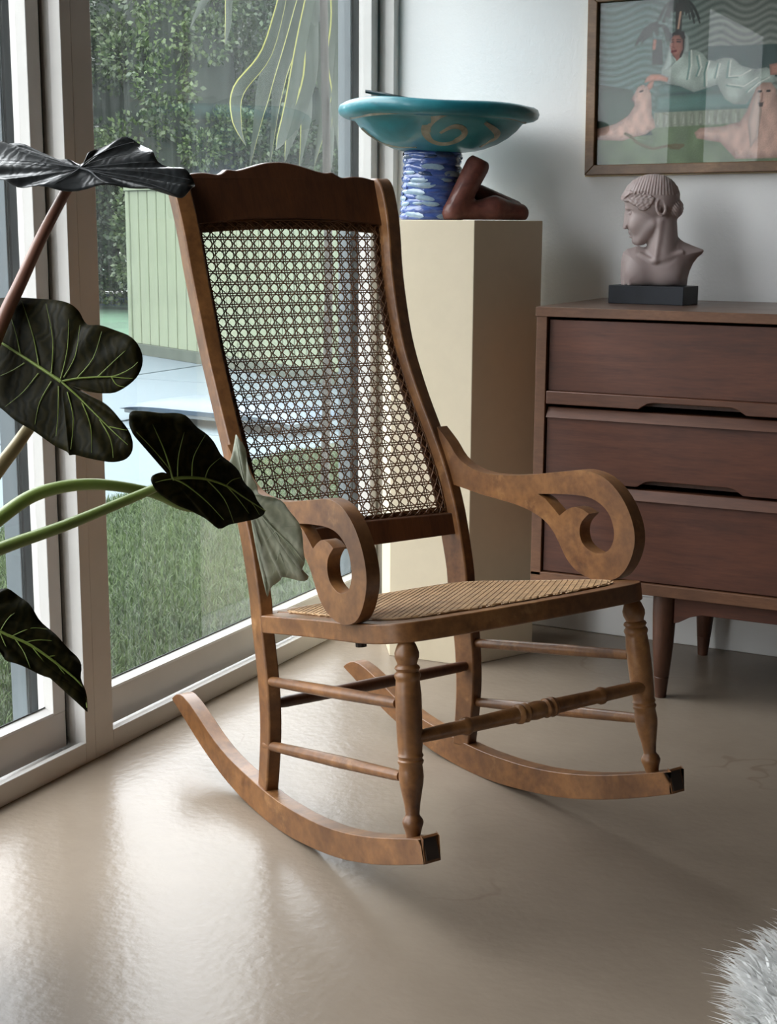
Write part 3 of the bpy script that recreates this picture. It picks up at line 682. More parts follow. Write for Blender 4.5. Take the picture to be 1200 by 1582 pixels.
rprof = [(.066, 1.226), (.088, 1.2285), (.112, 1.2345), (.143, 1.2475), (.168, 1.2625), (.188, 1.279), (.203, 1.2965), (.216, 1.3000), (.228, 1.3005), (.2385, 1.307), (.2425, 1.318), (.2385, 1.329), (.228, 1.335), (.214, 1.334), (.204, 1.325), (.18, 1.30), (.14, 1.275), (.09, 1.252), (.03, 1.245)]
tl = 0.020
NB = 72; bm_ = MB(); secs = []
for r, z in rprof:
    ring_ = []
    for k in range(NB):
        a = 2 * math.pi * k / NB; wob = 1 + .008 * math.sin(3 * a + 1) + .006 * math.sin(7 * a); zz_ = z - PT + (.0035 * math.sin(2 * a + .5) + .002 * math.sin(5 * a)) * (1 if z > 1.30 else .3)
        x = r * wob * math.cos(a); ring_.append((x, r * wob * math.sin(a), zz_ - tl * x * (1 if z > 1.24 else .5)))
    secs.append(ring_)
bm_.loft(secs); bowl = bm_.build('bowl', M_teal, sculpt, smooth=70)
r_of_z = lerp_tab([(z, r) for r, z in rprof[:8]])
def on_bowl(cx, cy, lift=.0015):
    x = (cx - 585) / 3.333 * .001564; py = 130 + cy / 3.333; z = 1.346 - (py - 158) * .001544 - .004
    zq = z + tl * x; r = r_of_z(max(1.228, min(1.304, zq))) + lift; x = max(-r * .985, min(r * .985, x))
    return Vector((x, -math.sqrt(max(1e-5, r * r - x * x)), z - PT))
def stroke(name, pts, w):
    c = smooth_curve([on_bowl(x, y) for x, y in pts], 5); n = len(c); m = MB(); secs = []
    for i, p in enumerate(c):
        d = (c[min(i + 1, n - 1)] - c[max(i - 1, 0)]).normalized(); nr = Vector((p.x, p.y, -.13)).normalized(); s_ = d.cross(nr).normalized()
        t = i / (n - 1); ww = np.interp(t, np.linspace(0, 1, len(w)), w)
        secs.append([p - s_ * ww - nr * .004, p - s_ * ww * .9 + nr * .0015, p + s_ * ww * .9 + nr * .0015, p + s_ * ww - nr * .004])
    m.loft(secs); return m.build(name, M_tan, bowl, smooth=50)
stroke('swirl', [(1040, 196), (940, 186), (800, 178), (690, 174), (615, 180), (560, 205), (528, 240), (535, 275), (570, 300), (620, 308), (680, 296), (716, 270), (706, 244), (668, 236), (632, 246), (596, 266)], [.004, .005, .007, .010, .0125, .0105, .0085, .0075, .006, .0035])
stroke('hook_mark', [(818, 218), (850, 236), (880, 256), (880, 276), (846, 296), (800, 322)], [.004, .007, .009, .007, .004])
stroke('wave_mark', [(186, 228), (232, 262), (300, 300), (360, 318), (480, 328)], [.003, .004, .0035, .003, .0015])
stroke('rim_line', [(128, 178), (250, 176), (400, 172), (540, 172)], [.003, .0036, .0036, .003])
# blue column with rows of scales
colm = MB(); cprof = [(.076, 0), (.0765, .01), (.074, .05), (.071, .09), (.069, .13), (.070, .158), (.066, .17)]
cx0 = -.012
secs = []
for r, z in [(np.interp(z, [p[1] for p in cprof], [p[0] for p in cprof]) + .0016 * math.sin(z * 330), z) for z in np.linspace(0, .168, 40)]:
    secs.append([(cx0 + r * math.cos(2 * math.pi * k / 40), r * math.sin(2 * math.pi * k / 40), z) for k in range(40)])
colm.loft(secs); column = colm.build('column', M_b1, sculpt, smooth=70)
def scale_mesh(mat):
    v, f = [(0, 0, .0022)], []; n = 10
    for q, hgt in ((.6, .0019), (1, .0)):
        for k in range(n):
            a = 2 * math.pi * k / n; sh = 1 + .15 * math.sin(2 * a + 1); v.append((q * .017 * math.cos(a) * sh, q * .0058 * math.sin(a), hgt - .0012))
    for k in range(n): f += [(0, 1 + k, 1 + (k + 1) % n), (1 + k, 1 + n + k, 1 + n + (k + 1) % n, 1 + (k + 1) % n)]
    me = bpy.data.meshes.new('scale'); me.from_pydata(v, [], f); me.materials.append(mat); me.polygons.foreach_set('use_smooth', [True] * len(me.polygons)); return me
smesh = [scale_mesh(M_b1), scale_mesh(M_b2), scale_mesh(M_b3)]
rs_ = random.Random(5)
for row in range(11):
    for k in range(12):
        a = 2 * math.pi * (k + .5 * (row % 2) + rs_.uniform(-.2, .2)) / 12; z = .009 + row * .0142 + rs_.uniform(-.003, .003)
        r = float(np.interp(z, [p[1] for p in cprof], [p[0] for p in cprof])) + .0008
        o = bpy.data.objects.new('scale', smesh[rs_.choice([0, 0, 0, 0, 1, 1, 2])]); COL.objects.link(o); o.parent = column
        n_ = Vector((math.cos(a), math.sin(a), 0)); t_ = Vector((-math.sin(a), math.cos(a), rs_.uniform(-.22, .12))).normalized(); b_ = n_.cross(t_)
        sc = rs_.uniform(.8, 1.5)
        o.matrix_local = Matrix(((t_.x * sc, b_.x * sc, n_.x, cx0 + n_.x * r), (t_.y * sc, b_.y * sc, n_.y, n_.y * r), (t_.z * sc, b_.z * sc, n_.z, z), (0, 0, 0, 1)))
# bent red clay legs
kx = .001564 / 3.333
def lc(cx, cy, y): return ((cx - 585) * kx, y, (690 - cy) * .001544 / 3.333)
h_ = .0028; gx = np.arange(.0, .27, h_); gy = np.arange(-.13, .07, h_); gz = np.arange(-.012, .18, h_)
X, Y, Z = np.meshgrid(gx, gy, gz, indexing='ij')
Fv = capsule(X, Y, Z, lc(668, 655, -.065), lc(786, 420, -.045), .026, .029)
Fv = np.maximum(Fv, (X - lc(786, 420, 0)[0]) * .42 + (Z - lc(0, 372, 0)[2]) * .9)
g2 = smin(capsule(X, Y, Z, lc(672, 655, -.062), lc(880, 636, -.035), .022, .0285), capsule(X, Y, Z, lc(880, 636, -.035), lc(1012, 652, -.012), .0285, .0225), .02)
Fv = smin(Fv, g2, .016)
Fv = smin(Fv, capsule(X, Y, Z, lc(800, 560, .0), lc(985, 632, .006), .025, .022), .006)
Fv = np.maximum(Fv, .0008 - Z)
V, Fc = surface_nets(Fv, (gx[0], gy[0], gz[0]), h_); obj('clay_legs', V, Fc, M_clay, sculpt, smooth=180)
# dark thin thing lying in the bowl
dk = empty('dark_dish', sculpt.location + Matrix.Rotation(bowl_ang, 3, 'Z') @ Vector((-.092, -.02, .263)), bowl_ang); tag(dk, 'dark thin pointed dish tip poking over the rim of the turquoise bowl', 'dish')
m = MB(); m.loft([[(-.085 + .17 * t, -.05 * w, .028 - .028 * t + .002 * q) for w, q in ((-1, 0), (1, 0), (1, 1), (-1, 1))] for t, w in []] or [[(-.082 + .17 * t, y * w, .0375 - .034 * t + dz) for y, dz in ((-.045, 0), (0, -.004), (.045, 0), (.045, .0035), (0, -.0005), (-.045, .0035))] for t, w in ((0, .05), (.1, .45), (.3, .85), (.6, 1), (.85, .8), (1, .2))])
m.build('plate', plain('dark_pewter', (0.06, 0.07, 0.075), 0.35, 0.2, 20, Metallic=0.4), dk, smooth=40)

# ================================================================== dresser
DX0, DX1, DY0, DY1 = -1.167, 0.247, 3.090, 3.568
dres = empty('dresser', ((DX0 + DX1) / 2, (DY0 + DY1) / 2, 0)); tag(dres, 'long low brown walnut dresser with six drawers and tapered legs by the back wall', 'dresser')
dox, doy = -dres.location.x, -dres.location.y
def dbox(nm, a, b, mat, par=dres, bevel=.0015):
    return box(nm, (a[0] + dox, a[1] + doy, a[2]), (b[0] + dox, b[1] + doy, b[2]), mat, par, bevel)
WE, WV, WT = MAT['walnut_edge'], MAT['walnut'], MAT['walnut_top']
WL = wood('walnut_lip', (0.072, 0.025, 0.012), (0.165, 0.062, 0.03), (1.2, 6, 11), 0.46, 3, 0.03, 3.5)
tm = MB(); tm.box((DX0 + dox - .002, DY0 + doy - .002, .8555), (DX1 + dox + .002, DY1 + doy, .877)); 
top_o = tm.build('top', [WE, WT], dres, bevel=.0012)
for p in top_o.data.polygons: p.material_index = 1 if p.normal.z > .9 else 0
dbox('side_panel', (DX0, DY0, .262), (DX0 + .025, DY1, .8555), WE); dbox('side_panel', (DX1 - .025, DY0, .262), (DX1, DY1, .8555), WE)
MX = (DX0 + DX1) / 2
dbox('divider', (MX - .0125, DY0 + .004, .271), (MX + .0125, DY1, .8555), WE)
dbox('back_panel', (DX0 + .02, DY1 - .01, .27), (DX1 - .02, DY1, .85), WV)
dbox('bottom_board', (DX0, DY0, .245), (DX1, DY1, .271), WE)
for cx, x0, x1 in ((0, DX0 + .028, MX - .0145), (1, MX + .0145, DX1 - .028)):
    pc = (x0 + x1) / 2
    for z0, z1, lip, bev in ((.661, .849, True, False), (.4865, .655, False, True), (.2735, .482, False, True)):
        dr = empty('drawer', (pc + dox, DY0 + doy, z0)); dr.parent = dres
        W = (x1 - x0) / 2; pull = z0 > .3
        notch = [(.118, 0), (.112, .004), (.098, .0125), (.085, .0155), (-.085, .0155), (-.098, .0125), (-.112, .004), (-.118, 0)] if pull else []
        ztop = (z1 - z0) - (.024 if bev else 0)
        if lip:
            plate('drawer_lip', [[(-W, 0), (-W, .029), (W, .029), (W, 0)] + notch], lambda x, z, w: (x, -.003 + w, z), .020, WL, dr, .0015)
            plate('drawer_front', [[(-W, .0295), (-W, ztop), (W, ztop), (W, .0295)]], lambda x, z, w: (x, .010 + w, z), .016, WV, dr, .001)
        else:
            plate('drawer_front', [[(-W, 0), (-W, ztop), (W, ztop), (W, 0)] + notch], lambda x, z, w: (x, .008 + w, z), .018, WV, dr, .001)
        if bev:
            b = MB(); b.loft([[(x, -.001, ztop - .001), (x, .012, z1 - z0 - .002), (x, .032, z1 - z0 - .002), (x, .032, ztop - .001)] for x in (-W, W)]); b.build('drawer_lip', WL, dr, bevel=.001)
        dbx = MB(); dbx.box((-W + .01, .028, .004), (W - .01, .40, z1 - z0 - .008)); dbx.build('drawer_box', MAT['walnut_dark'], dr)
for sx in (-1, 1):
    for Yc in (3.128, 3.512):
        lx = MX + sx * (.857 - abs(MX)) if False else MX + sx * .397
        m = MB(); m.lathe([(0, .0125), (.19, .0165), (.2, .0172), (.205, .0160), (.21, .0172), (.5, .0232), (.8, .0262), (1, .0268)], (lx + dox + sx * .003, Yc + doy + (.006 if Yc < 3.3 else -.002), 0), (lx + dox, Yc + doy, .2455), 20); m.build('leg', MAT['walnut_dark'], dres, smooth=40)
ap = [(MX - .372, .2455), (MX + .372, .2455), (MX + .372, .181), (MX + .36, .185), (MX + .335, .200), (MX + .31, .207), (MX - .31, .207), (MX - .335, .200), (MX - .36, .185), (MX - .372, .181)]
plate('apron', [ap], lambda x, z, w: (x + dox, 3.114 + doy + w, z), .02, WV, dres, .0015)
for sx in (-1, 1): dbox('side_apron', (MX + sx * .397 - .01, 3.15, .200), (MX + sx * .397 + .01, 3.49, .2455), WV)

# ================================================================== bust on its black base
BT = .877
bb = box('bust_plinth', (-.0925, -.047, 0), (.0925, .047, .042), MAT['black'], None, .0012); bb.location = (-.981, 3.360, BT); bb.rotation_euler = (0, 0, math.radians(-6))
tag(bb, 'black rectangular plinth under the pale bust on the dresser', 'plinth')
hv = 6.5; gx = np.arange(190, 1100, hv); gy = np.arange(-262, 262, hv); gz = np.arange(-1218, -60, hv)      # units: see kb; z = -image row
X, Y, Z = [q.astype(np.float32) for q in np.meshgrid(gx, gy, gz, indexing='ij')]; X2, Z2 = np.meshgrid(gx, gz, indexing='ij'); aY = np.abs(Y)
def prof(P): return poly_sd(X2, Z2, [(a, -b) for a, b in P])[:, None, :].astype(np.float32)
hair = prof([(222, 300), (252, 245), (270, 205), (320, 152), (390, 112), (470, 87), (550, 80), (640, 94), (720, 137), (775, 200), (803, 270), (806, 330), (798, 400), (770, 460), (720, 500), (600, 505), (480, 470), (420, 420), (360, 380), (300, 345), (240, 345)])
mid = prof([(252, 350), (259, 425), (254, 462), (249, 540), (240, 610), (247, 630), (290, 634), (303, 642), (297, 664), (308, 688), (322, 700), (308, 711), (317, 722), (338, 727), (333, 748), (343, 775), (365, 792), (400, 799), (470, 790), (560, 640), (560, 420), (400, 320), (262, 330)])
Hh = np.where(hair > 0, (aY - 215 * np.sqrt(np.clip(1 - (1 - np.clip(hair / 200, 0, 1)) ** 2, 0, 1))) * 0.75, np.hypot(-hair, aY))
skull = ellip(X, Y, Z, (520, 0, -330), (270, 196, 232))
jaw = smin(ellip(X, Y, Z, (448, 0, -560), (156, 142, 186)), capsule(X, aY, Z, (560, 108, -590), (415, 52, -752), 44, 40), 90)
Fm = np.where(mid > 0, np.clip(aY - 92 * (1 - np.exp(-np.clip(mid, 0, None) / 62)), -60, 200) * .75, np.hypot(-mid, aY))
Fb = smin(smin(jaw, skull, 40), Fm, 16)
Fb = smin(Fb, ellip(X, aY, Z, (372, 92, -585), (62, 40, 70)), 40)                       # cheek
Fb = -smin(-Fb, ellip(X, aY, Z, (298, 74, -462), (34, 38, 26)), 18)                     # eye socket
Fb = smin(Fb, ellip(X, aY, Z, (322, 56, -476), (24, 34, 19)), 5)
Fb = smin(Fb, capsule(X, aY, Z, (266, 22, -424), (345, 108, -432), 10), 14)             # brow
Fb = smin(Fb, capsule(X, aY, Z, (300, 40, -482), (345, 86, -486), 4), 4)
Fb = -smin(-Fb, capsule(X, aY, Z, (316, 0, -702), (350, 50, -708), 4), 5)               # mouth
Fb = smin(Fb, ellip(X, aY, Z, (268, 16, -620), (20, 22, 16)), 8)
strand = np.sin((X - 590) / (1 + (-Z - 80) / 520) * 2 * np.pi / 23 + np.sin(Z / 60) * .5)
Hh = smin(Hh, skull - 10, 30) if False else Hh
Fcap = np.maximum(smin(Hh, skull - 4, 20), -hair * 1.0 - 2) + 2.6 * strand * (Z > -290)
Fb = smin(Fb, Fcap, 5)
fringe = prof([(206, 335), (226, 280), (258, 246), (330, 258), (420, 278), (520, 300), (560, 330), (520, 400), (470, 450), (415, 445), (372, 405), (300, 362), (245, 352)])
Fr = np.maximum(np.minimum(Fb, Fcap) - 17, -fringe) + 4.0 * np.sin(X / 8.0 + 1.5 * np.sin(Z / 14)) * np.cos(Z / 9.0)
Fb = smin(Fb, Fr, 9)
Fb = smin(Fb, ellip(X, Y, Z, (768, 0, -424), (80, 150, 98)) + 2.6 * np.sin((X + Z * .8) / 4.8), 14)
th = np.linspace(0, 2 * np.pi, 13)
ear = lambda t: (622 + 44 * math.cos(t) - 10 * math.sin(t), 196 - 10 * math.cos(t), -412 + 80 * math.sin(t))
for t0, t1 in zip(th[:-1], th[1:]): Fb = smin(Fb, capsule(X, aY, Z, ear(t0), ear(t1), 15), 8)
Fb = smin(Fb, ellip(X, aY, Z, (600, 185, -440), (26, 22, 44)), 10)
Fb = smin(Fb, capsule(X, Y, Z, (640, 10, -500), (655, 10, -870), 142, 162), 30)
tor = prof([(246, 1240), (234, 1080), (236, 950), (252, 868), (292, 832), (380, 810), (470, 816), (560, 835), (690, 790), (815, 722), (870, 758), (960, 795), (1062, 832), (1072, 850), (1052, 880), (1008, 918), (968, 975), (938, 1050), (922, 1120), (914, 1240)])
Ft = np.where(tor > 0, np.clip(np.abs(Y - 15) - 150 * (1 - np.exp(-tor / 95)), -60, 200) * .7, np.hypot(-tor, Y - 15))
Ft = smin(Ft, ellip(X, Y, Z, (430, -70, -1060), (150, 70, 140)), 50); Ft = smin(Ft, ellip(X, Y, Z, (690, -70, -1060), (160, 70, 140)), 50)
for a, b, r in (((372, -20, -880), (325, -96, -1290), 16), ((318, -8, -890), (276, -60, -1290), 16)): Ft = smin(Ft, capsule(X, Y, Z, a, b, r), 26)
Fb = smin(Fb, Ft, 36)
Fb = smin(Fb, capsule(X, Y, Z, (625, -128, -560), (588, -142, -940), 18, 16), 44)
Fb = smin(Fb, capsule(X, Y, Z, (590, -132, -955), (850, -92, -862), 13), 40); Fb = smin(Fb, capsule(X, Y, Z, (560, -130, -950), (430, -70, -890), 10), 40)
Fb = np.maximum(Fb, -1200 - Z)
V, Fc = surface_nets(Fb, (gx[0], gy[0], gz[0]), hv)
kb = .0002266; V = (V - np.array([585, 0, -1200])) * kb
m = M('frosted_resin'); m.set(Base_Color=m.ramp(m.noise(m.co(), 20, 3), [(0.3, (0.36, 0.285, 0.275)), (0.7, (0.41, 0.33, 0.315))]), Roughness=0.5, Subsurface_Weight=0.35, Subsurface_Scale=0.02)
m.b.inputs['Subsurface Radius'].default_value = (1, 0.8, 0.75)
bust = obj('bust', V, Fc, m.m, None, smooth=180); bust.location = (-.979, 3.360, BT + .0424); bust.rotation_euler = (0, 0, YAW - .185)
tag(bust, 'pale mauve frosted bust of a youth in profile with bobbed hair, on the black plinth', 'bust')

# ================================================================== framed picture
FX0, FX1, FZ0, FZ1 = -1.227, -.512, 1.178, 1.613
pic = empty('framed_picture', (FX0, WY - .001, FZ0)); pic.rotation_euler = (0, -.0105, 0); tag(pic, 'wood framed print of a reclining woman in satin with two pale dogs', 'picture')
PW, PH, FWD = FX1 - FX0, FZ1 - FZ0, .0245
def bar(a, b, c, d):
    m = MB(); q = lambda p, y: (p[0], y, p[1]); m.loft([[q(p, -.001) for p in (a, b, c, d)], [q(p, -.027) for p in (a, b, c, d)]]); return m.build('frame_bar', MAT['frame'], pic, bevel=.002)
W0 = FWD
bar((0, 0), (PW, 0), (PW - W0, W0), (W0, W0)); bar((0, PH), (W0, PH - W0), (PW - W0, PH - W0), (PW, PH)); bar((0, 0), (W0, W0), (W0, PH - W0), (0, PH)); bar((PW, 0), (PW, PH), (PW - W0, PH - W0), (PW - W0, W0))
for a, b in (((-.003, -.003), (PW + .003, 0)), ((-.003, 0), (0, PH))): box('gilt_edge', (a[0], -.012, a[1]), (b[0], -.001, b[1]), MAT['gold'], pic)
box('backing', (W0 - .004, -.006, W0 - .004), (PW - W0 + .004, -.001, PH - W0 + .004), MAT['black'], pic)
# the print: flat colours laid out in its own sheet coordinates
QX0, QX1, QY0, QY1, ST = -215, 1880, 12, 1285, 6.0
qx = np.arange(QX0, QX1 + ST, ST); qy = np.arange(QY0, QY1 + ST, ST); GX, GY = np.meshgrid(qx, qy); prn = np.random.default_rng(3)
def lin(c): c = np.array(c, float) / 255; return np.where(c <= .04045, c / 12.92, ((c + .055) / 1.055) ** 2.4)
def fold(x, y):                       # festoon curtain
    cen = np.array([-330, 150, 740, 1095, 1500, 1900]); i = np.clip(np.searchsorted(cen, x) - 1, 0, len(cen) - 2); a, b = cen[i], cen[i + 1]; t = (x - a) / (b - a)
    sag = np.sin(np.pi * t) ** 1.5 * 62 + 4 * np.sin(x / 60); return .5 + .30 * np.sin((y - sag) / 8.5 + 1.2 * np.sin(x / 90) + .5 * np.sin(y / 31))
img = np.empty(GX.shape + (3,)); fl = fold(GX, GY)[..., None]
lf = np.clip((GX - 150) / 700, 0, 1)[..., None]
img[:] = (lin((48, 72, 68)) * (1 - lf) + lin((82, 92, 88)) * lf) * (1 - fl) + (lin((96, 128, 120)) * (1 - lf) + lin((158, 164, 154)) * lf) * fl
def fill(P, c, sh=None, var=.10, vs=(40, 60)):
    d = poly_sd(GX, GY, P); a = np.clip(d / ST + .5, 0, 1)[..., None]
    col = lin(c)[None, None, :] * (1 + var * np.sin(GX / vs[0] + .7 * np.sin(GY / 45))[..., None] * np.cos(GY / vs[1] + .6)[..., None])
    if sh is not None: col = col * (.55 + .45 * np.clip(d / sh, 0, 1))[..., None]
    img[:] = img * (1 - a) + col * a
def line(P, w, c):
    for (a, b), (c_, d_) in zip(P[:-1], P[1:]):
        ex, ey = c_ - a, d_ - b; t = np.clip(((GX - a) * ex + (GY - b) * ey) / (ex * ex + ey * ey + 1e-6), 0, 1)
        al = np.clip((w - np.hypot(GX - a - ex * t, GY - b - ey * t)) / ST + .5, 0, 1)[..., None]; img[:] = img * (1 - al) + lin(c) * al
fill([(640, 400), (1900, 430), (1900, 700), (640, 620)], (40, 70, 68), None, .3, (30, 400))
fill([(-260, 960), (1900, 990), (1900, 1300), (-260, 1300)], (98, 116, 84), None, .2)
for x0, y0, n_, sp, ln in ((405, 70, 44, 180, 190), (235, 250, 30, 170, 150)):
    for i in range(n_):
        a = prn.uniform(-1, 1); l_ = ln * prn.uniform(.6, 1.1); c = prn.choice([28, 36, 50]); P = [(x0, y0)]
        for k in range(1, 7): t = k / 6; P.append((x0 + a * sp * t, y0 - 70 * math.sin(math.pi * t * .9) * (1 - .3 * abs(a)) + l_ * t * t * (.35 + .65 * abs(a))))
        line(P, 6, (c, c + 8, c + 4))
fill([(385, 60), (440, 60), (435, 300), (390, 300)], (38, 40, 36)); fill([(215, 320), (290, 330), (300, 520), (215, 520)], (40, 44, 40)); line([(424, 130), (418, 180), (410, 250)], 7, (190, 150, 125)); line([(232, 335), (228, 390)], 12, (165, 105, 85))
fill([(-230, 640), (60, 700), (200, 960), (240, 1060), (-230, 1060)], (60, 82, 70), 60)
fill([(255, 680), (330, 665), (560, 690), (745, 690), (740, 750), (265, 755)], (74, 108, 102), 30); fill([(250, 755), (770, 748), (1040, 790), (1900, 800), (1900, 890), (250, 885)], (86, 124, 116), 40)
fill([(242, 885), (960, 880), (1900, 890), (1900, 985), (930, 990), (245, 1000)], (132, 140, 122), None, .35, (9, 200))
for x in range(265, 930, 66): fill([(x, 900), (x + 20, 905), (x + 26, 985), (x - 8, 985)], (158, 164, 146), 14)
robe = (176, 190, 180)
fill([(290, 560), (330, 480), (348, 400), (360, 320), (395, 285), (450, 280), (490, 320), (500, 420), (545, 420), (600, 450), (640, 500), (690, 510), (760, 490), (830, 500), (900, 560), (1000, 590), (1080, 580), (1140, 610), (1150, 690), (1080, 720), (1010, 760), (940, 850), (850, 845), (780, 800), (720, 690), (620, 720), (545, 740), (440, 690), (340, 665), (300, 620)], robe, 70, .28, (34, 52))
for P in ([(500, 430), (505, 540), (490, 640)], [(560, 470), (580, 560), (560, 620)], [(640, 520), (620, 600), (625, 700)], [(720, 540), (700, 640)], [(800, 520), (790, 640), (870, 640), (950, 600)], [(790, 700), (900, 720), (1000, 660)], [(940, 760), (1010, 700), (1090, 660)]): line(P, 6, (112, 146, 138)); line([(x + 16, y - 6) for x, y in P], 5, (214, 218, 208))
fill([(360, 330), (392, 292), (440, 288), (464, 330), (462, 420), (440, 470), (405, 490), (372, 455), (352, 390)], (48, 34, 32)); fill([(352, 340), (375, 300), (420, 300), (446, 340), (450, 410), (430, 450), (400, 470), (372, 452), (356, 410), (348, 385)], (172, 112, 98), 24)
fill([(385, 455), (430, 440), (425, 480), (405, 500)], (150, 96, 84)); line([(362, 424), (396, 420)], 9, (110, 34, 38)); line([(356, 352), (376, 350)], 5, (50, 34, 34)); line([(404, 350), (430, 354)], 6, (50, 34, 34)); line([(380, 350), (374, 392), (388, 398)], 4, (130, 78, 70)); line([(352, 338), (376, 334)], 4, (60, 40, 38)); line([(402, 334), (434, 338)], 4, (60, 40, 38))
fill([(350, 290), (400, 268), (455, 276), (470, 330), (450, 330), (430, 300), (380, 300), (352, 330)], (34, 30, 32)); fill([(468, 300), (492, 330), (500, 430), (470, 450), (455, 430), (466, 380)], (170, 182, 176), 20); fill([(345, 400), (372, 460), (400, 500), (380, 520), (345, 560), (290, 580), (320, 500)], (178, 194, 186), 22)
fill([(160, 650), (175, 610), (210, 588), (280, 590), (345, 620), (340, 655), (280, 640), (235, 640), (200, 645)], (188, 128, 106), 18); fill([(195, 650), (238, 630), (225, 690), (165, 750), (150, 720)], (186, 128, 108), 16)
dog = (206, 168, 152)
fill([(62, 770), (90, 720), (110, 680), (150, 664), (190, 690), (215, 740), (222, 830), (225, 900), (250, 960), (255, 1000), (180, 1050), (60, 1075), (0, 1095), (-230, 1080), (-230, 1000), (-60, 960), (40, 900), (90, 820), (78, 800)], dog, 50, .14, (14, 30)); line([(128, 718), (148, 712)], 7, (50, 36, 34)); line([(64, 776), (82, 800)], 7, (70, 56, 52))
fill([(560, 1050), (600, 1015), (760, 1010), (900, 980), (950, 900), (985, 800), (1010, 730), (1060, 690), (1120, 695), (1160, 750), (1180, 880), (1260, 960), (1560, 1000), (1700, 1100), (1500, 1220), (1200, 1260), (880, 1260), (760, 1130), (580, 1095)], dog, 60, .14, (16, 40)); fill([(1000, 800), (1030, 740), (1060, 900), (1040, 1100), (985, 1180), (960, 1000)], (214, 186, 172), 30)
for x in (1040, 1102): line([(x - 8, 756), (x + 8, 756)], 9, (48, 36, 34))
fill([(1030, 840), (1070, 838), (1064, 872), (1040, 872)], (84, 72, 70)); line([(1060, 770), (1056, 830)], 5, (160, 120, 110))
fill([(1100, 560), (1240, 540), (1420, 600), (1500, 640), (1420, 670), (1250, 640), (1110, 640)], (184, 130, 112), 24); fill([(1240, 700), (1900, 690), (1900, 800), (1240, 790)], (66, 96, 92), 30)
for P, w in (([(20, 1040), (60, 1060), (110, 1110), (170, 1140), (240, 1165), (330, 1150), (420, 1140), (475, 1145), (440, 1165), (380, 1160)], 11),): line(P, w, (92, 84, 52))
img *= (1 + .05 * prn.standard_normal(GX.shape))[..., None]
ny_, nx_ = GX.shape; wv = PW - 2 * W0 + .004; hv_ = PH - 2 * W0 + .004
vx = W0 - .002 + (GX - QX0) / (qx[-1] - QX0) * wv; vz = PH - W0 + .002 - (GY - QY0) / (qy[-1] - QY0) * hv_
verts = np.stack([vx, np.full(GX.shape, -.0075), vz], -1).reshape(-1, 3); ii = np.arange(ny_ * nx_).reshape(ny_, nx_)
quads = np.stack([ii[1:, :-1], ii[1:, 1:], ii[:-1, 1:], ii[:-1, :-1]], -1).reshape(-1, 4)
mm = M('printed_sheet'); at_ = mm.n('Attribute'); at_.attribute_name = 'ink'; mm.set(Base_Color=at_.outputs['Color'], Roughness=0.55)
pr = obj('print', verts, quads.tolist(), mm.m, pic); ca = pr.data.color_attributes.new('ink', 'FLOAT_COLOR', 'POINT')
ca.data.foreach_set('color', np.concatenate([np.clip(img, 0.003, 1).reshape(-1, 3), np.ones((ny_ * nx_, 1))], 1).ravel())
obj('glass', [(W0 - .002, -.0135, W0 - .002), (PW - W0 + .002, -.0135, W0 - .002), (PW - W0 + .002, -.0135, PH - W0 + .002), (W0 - .002, -.0135, PH - W0 + .002)], [(0, 1, 2, 3)], MAT['picglass'], pic)

# ================================================================== leafy plant in its pot
def leaf_mat(name, dark, light, rough, sheen, trans):
    m = M(name); co = m.co(); a = m.noise(co, 16, 5, 0.6); w = m.n('TexWave'); w.inputs['Scale'].default_value = 26; w.inputs['Distortion'].default_value = 14; w.inputs['Detail'].default_value = 3; m.l(co, w.inputs['Vector'])
    c = m.ramp(m.mix(0.3, a, w.outputs['Fac']), [(0.3, dark), (0.75, light)]); m.set(Base_Color=c, Roughness=rough, Coat_Weight=sheen)
    m.bump(w.outputs['Fac'], 0.12, 0.002)
    tl_ = m.n('BsdfTranslucent'); m.l(c, tl_.inputs[0]); mx = m.n('MixShader'); mx.inputs[0].default_value = trans
    m.l(m.b.outputs[0], mx.inputs[1]); m.l(tl_.outputs[0], mx.inputs[2]); m.l(mx.outputs[0], m.out.inputs[0]); return m.m
ML_dark = leaf_mat('leaf_dark', (0.014, 0.014, 0.004), (0.041, 0.034, 0.009), 0.5, 0.0, 0.45)
for q in ML_dark.node_tree.nodes:
    if q.type == 'BSDF_PRINCIPLED': q.inputs['Specular IOR Level'].default_value = 0.22
ML_grey = leaf_mat('leaf_slate', (0.012, 0.014, 0.015), (0.030, 0.034, 0.036), 0.30, 0.25, 0.02)
ML_silver = leaf_mat('leaf_silver', (0.42, 0.44, 0.34), (0.60, 0.61, 0.50), 0.35, 0.1, 0.4)
MV_green = plain('vein_green', (0.20, 0.27, 0.055), 0.45, 0.15, 20); MV_grey = plain('vein_grey', (0.07, 0.075, 0.08), 0.4, 0.15, 20); MV_pale = plain('vein_pale', (0.42, 0.45, 0.34), 0.45, 0.1, 20)
M_st = [plain('stem_green', (0.145, 0.20, 0.045), 0.42, 0.2, 9), plain('stem_brown', (0.22, 0.105, 0.07), 0.42, 0.2, 9), plain('stem_tan', (0.30, 0.24, 0.12), 0.42, 0.2, 9)]
M_pot = plain('pot_clay', (0.30, 0.28, 0.26), 0.6, 0.1, 10); M_earth = plain('potting_soil', (0.03, 0.022, 0.015), 0.95, 0.4, 40)
POT = Vector((-1.46, 1.33, 0))
plant = empty('potted_plant', POT); tag(plant, 'large elephant ear plant with dark veined leaves beside the glass door', 'plant')
m = MB(); m.lathe([(0, .11), (.02, .125), (.85, .165), (.86, .175), (1, .178), (1, .16), (.9, .155), (.88, .0)], (0, 0, 0), (0, 0, .30), 32); m.build('pot', M_pot, plant, smooth=40)
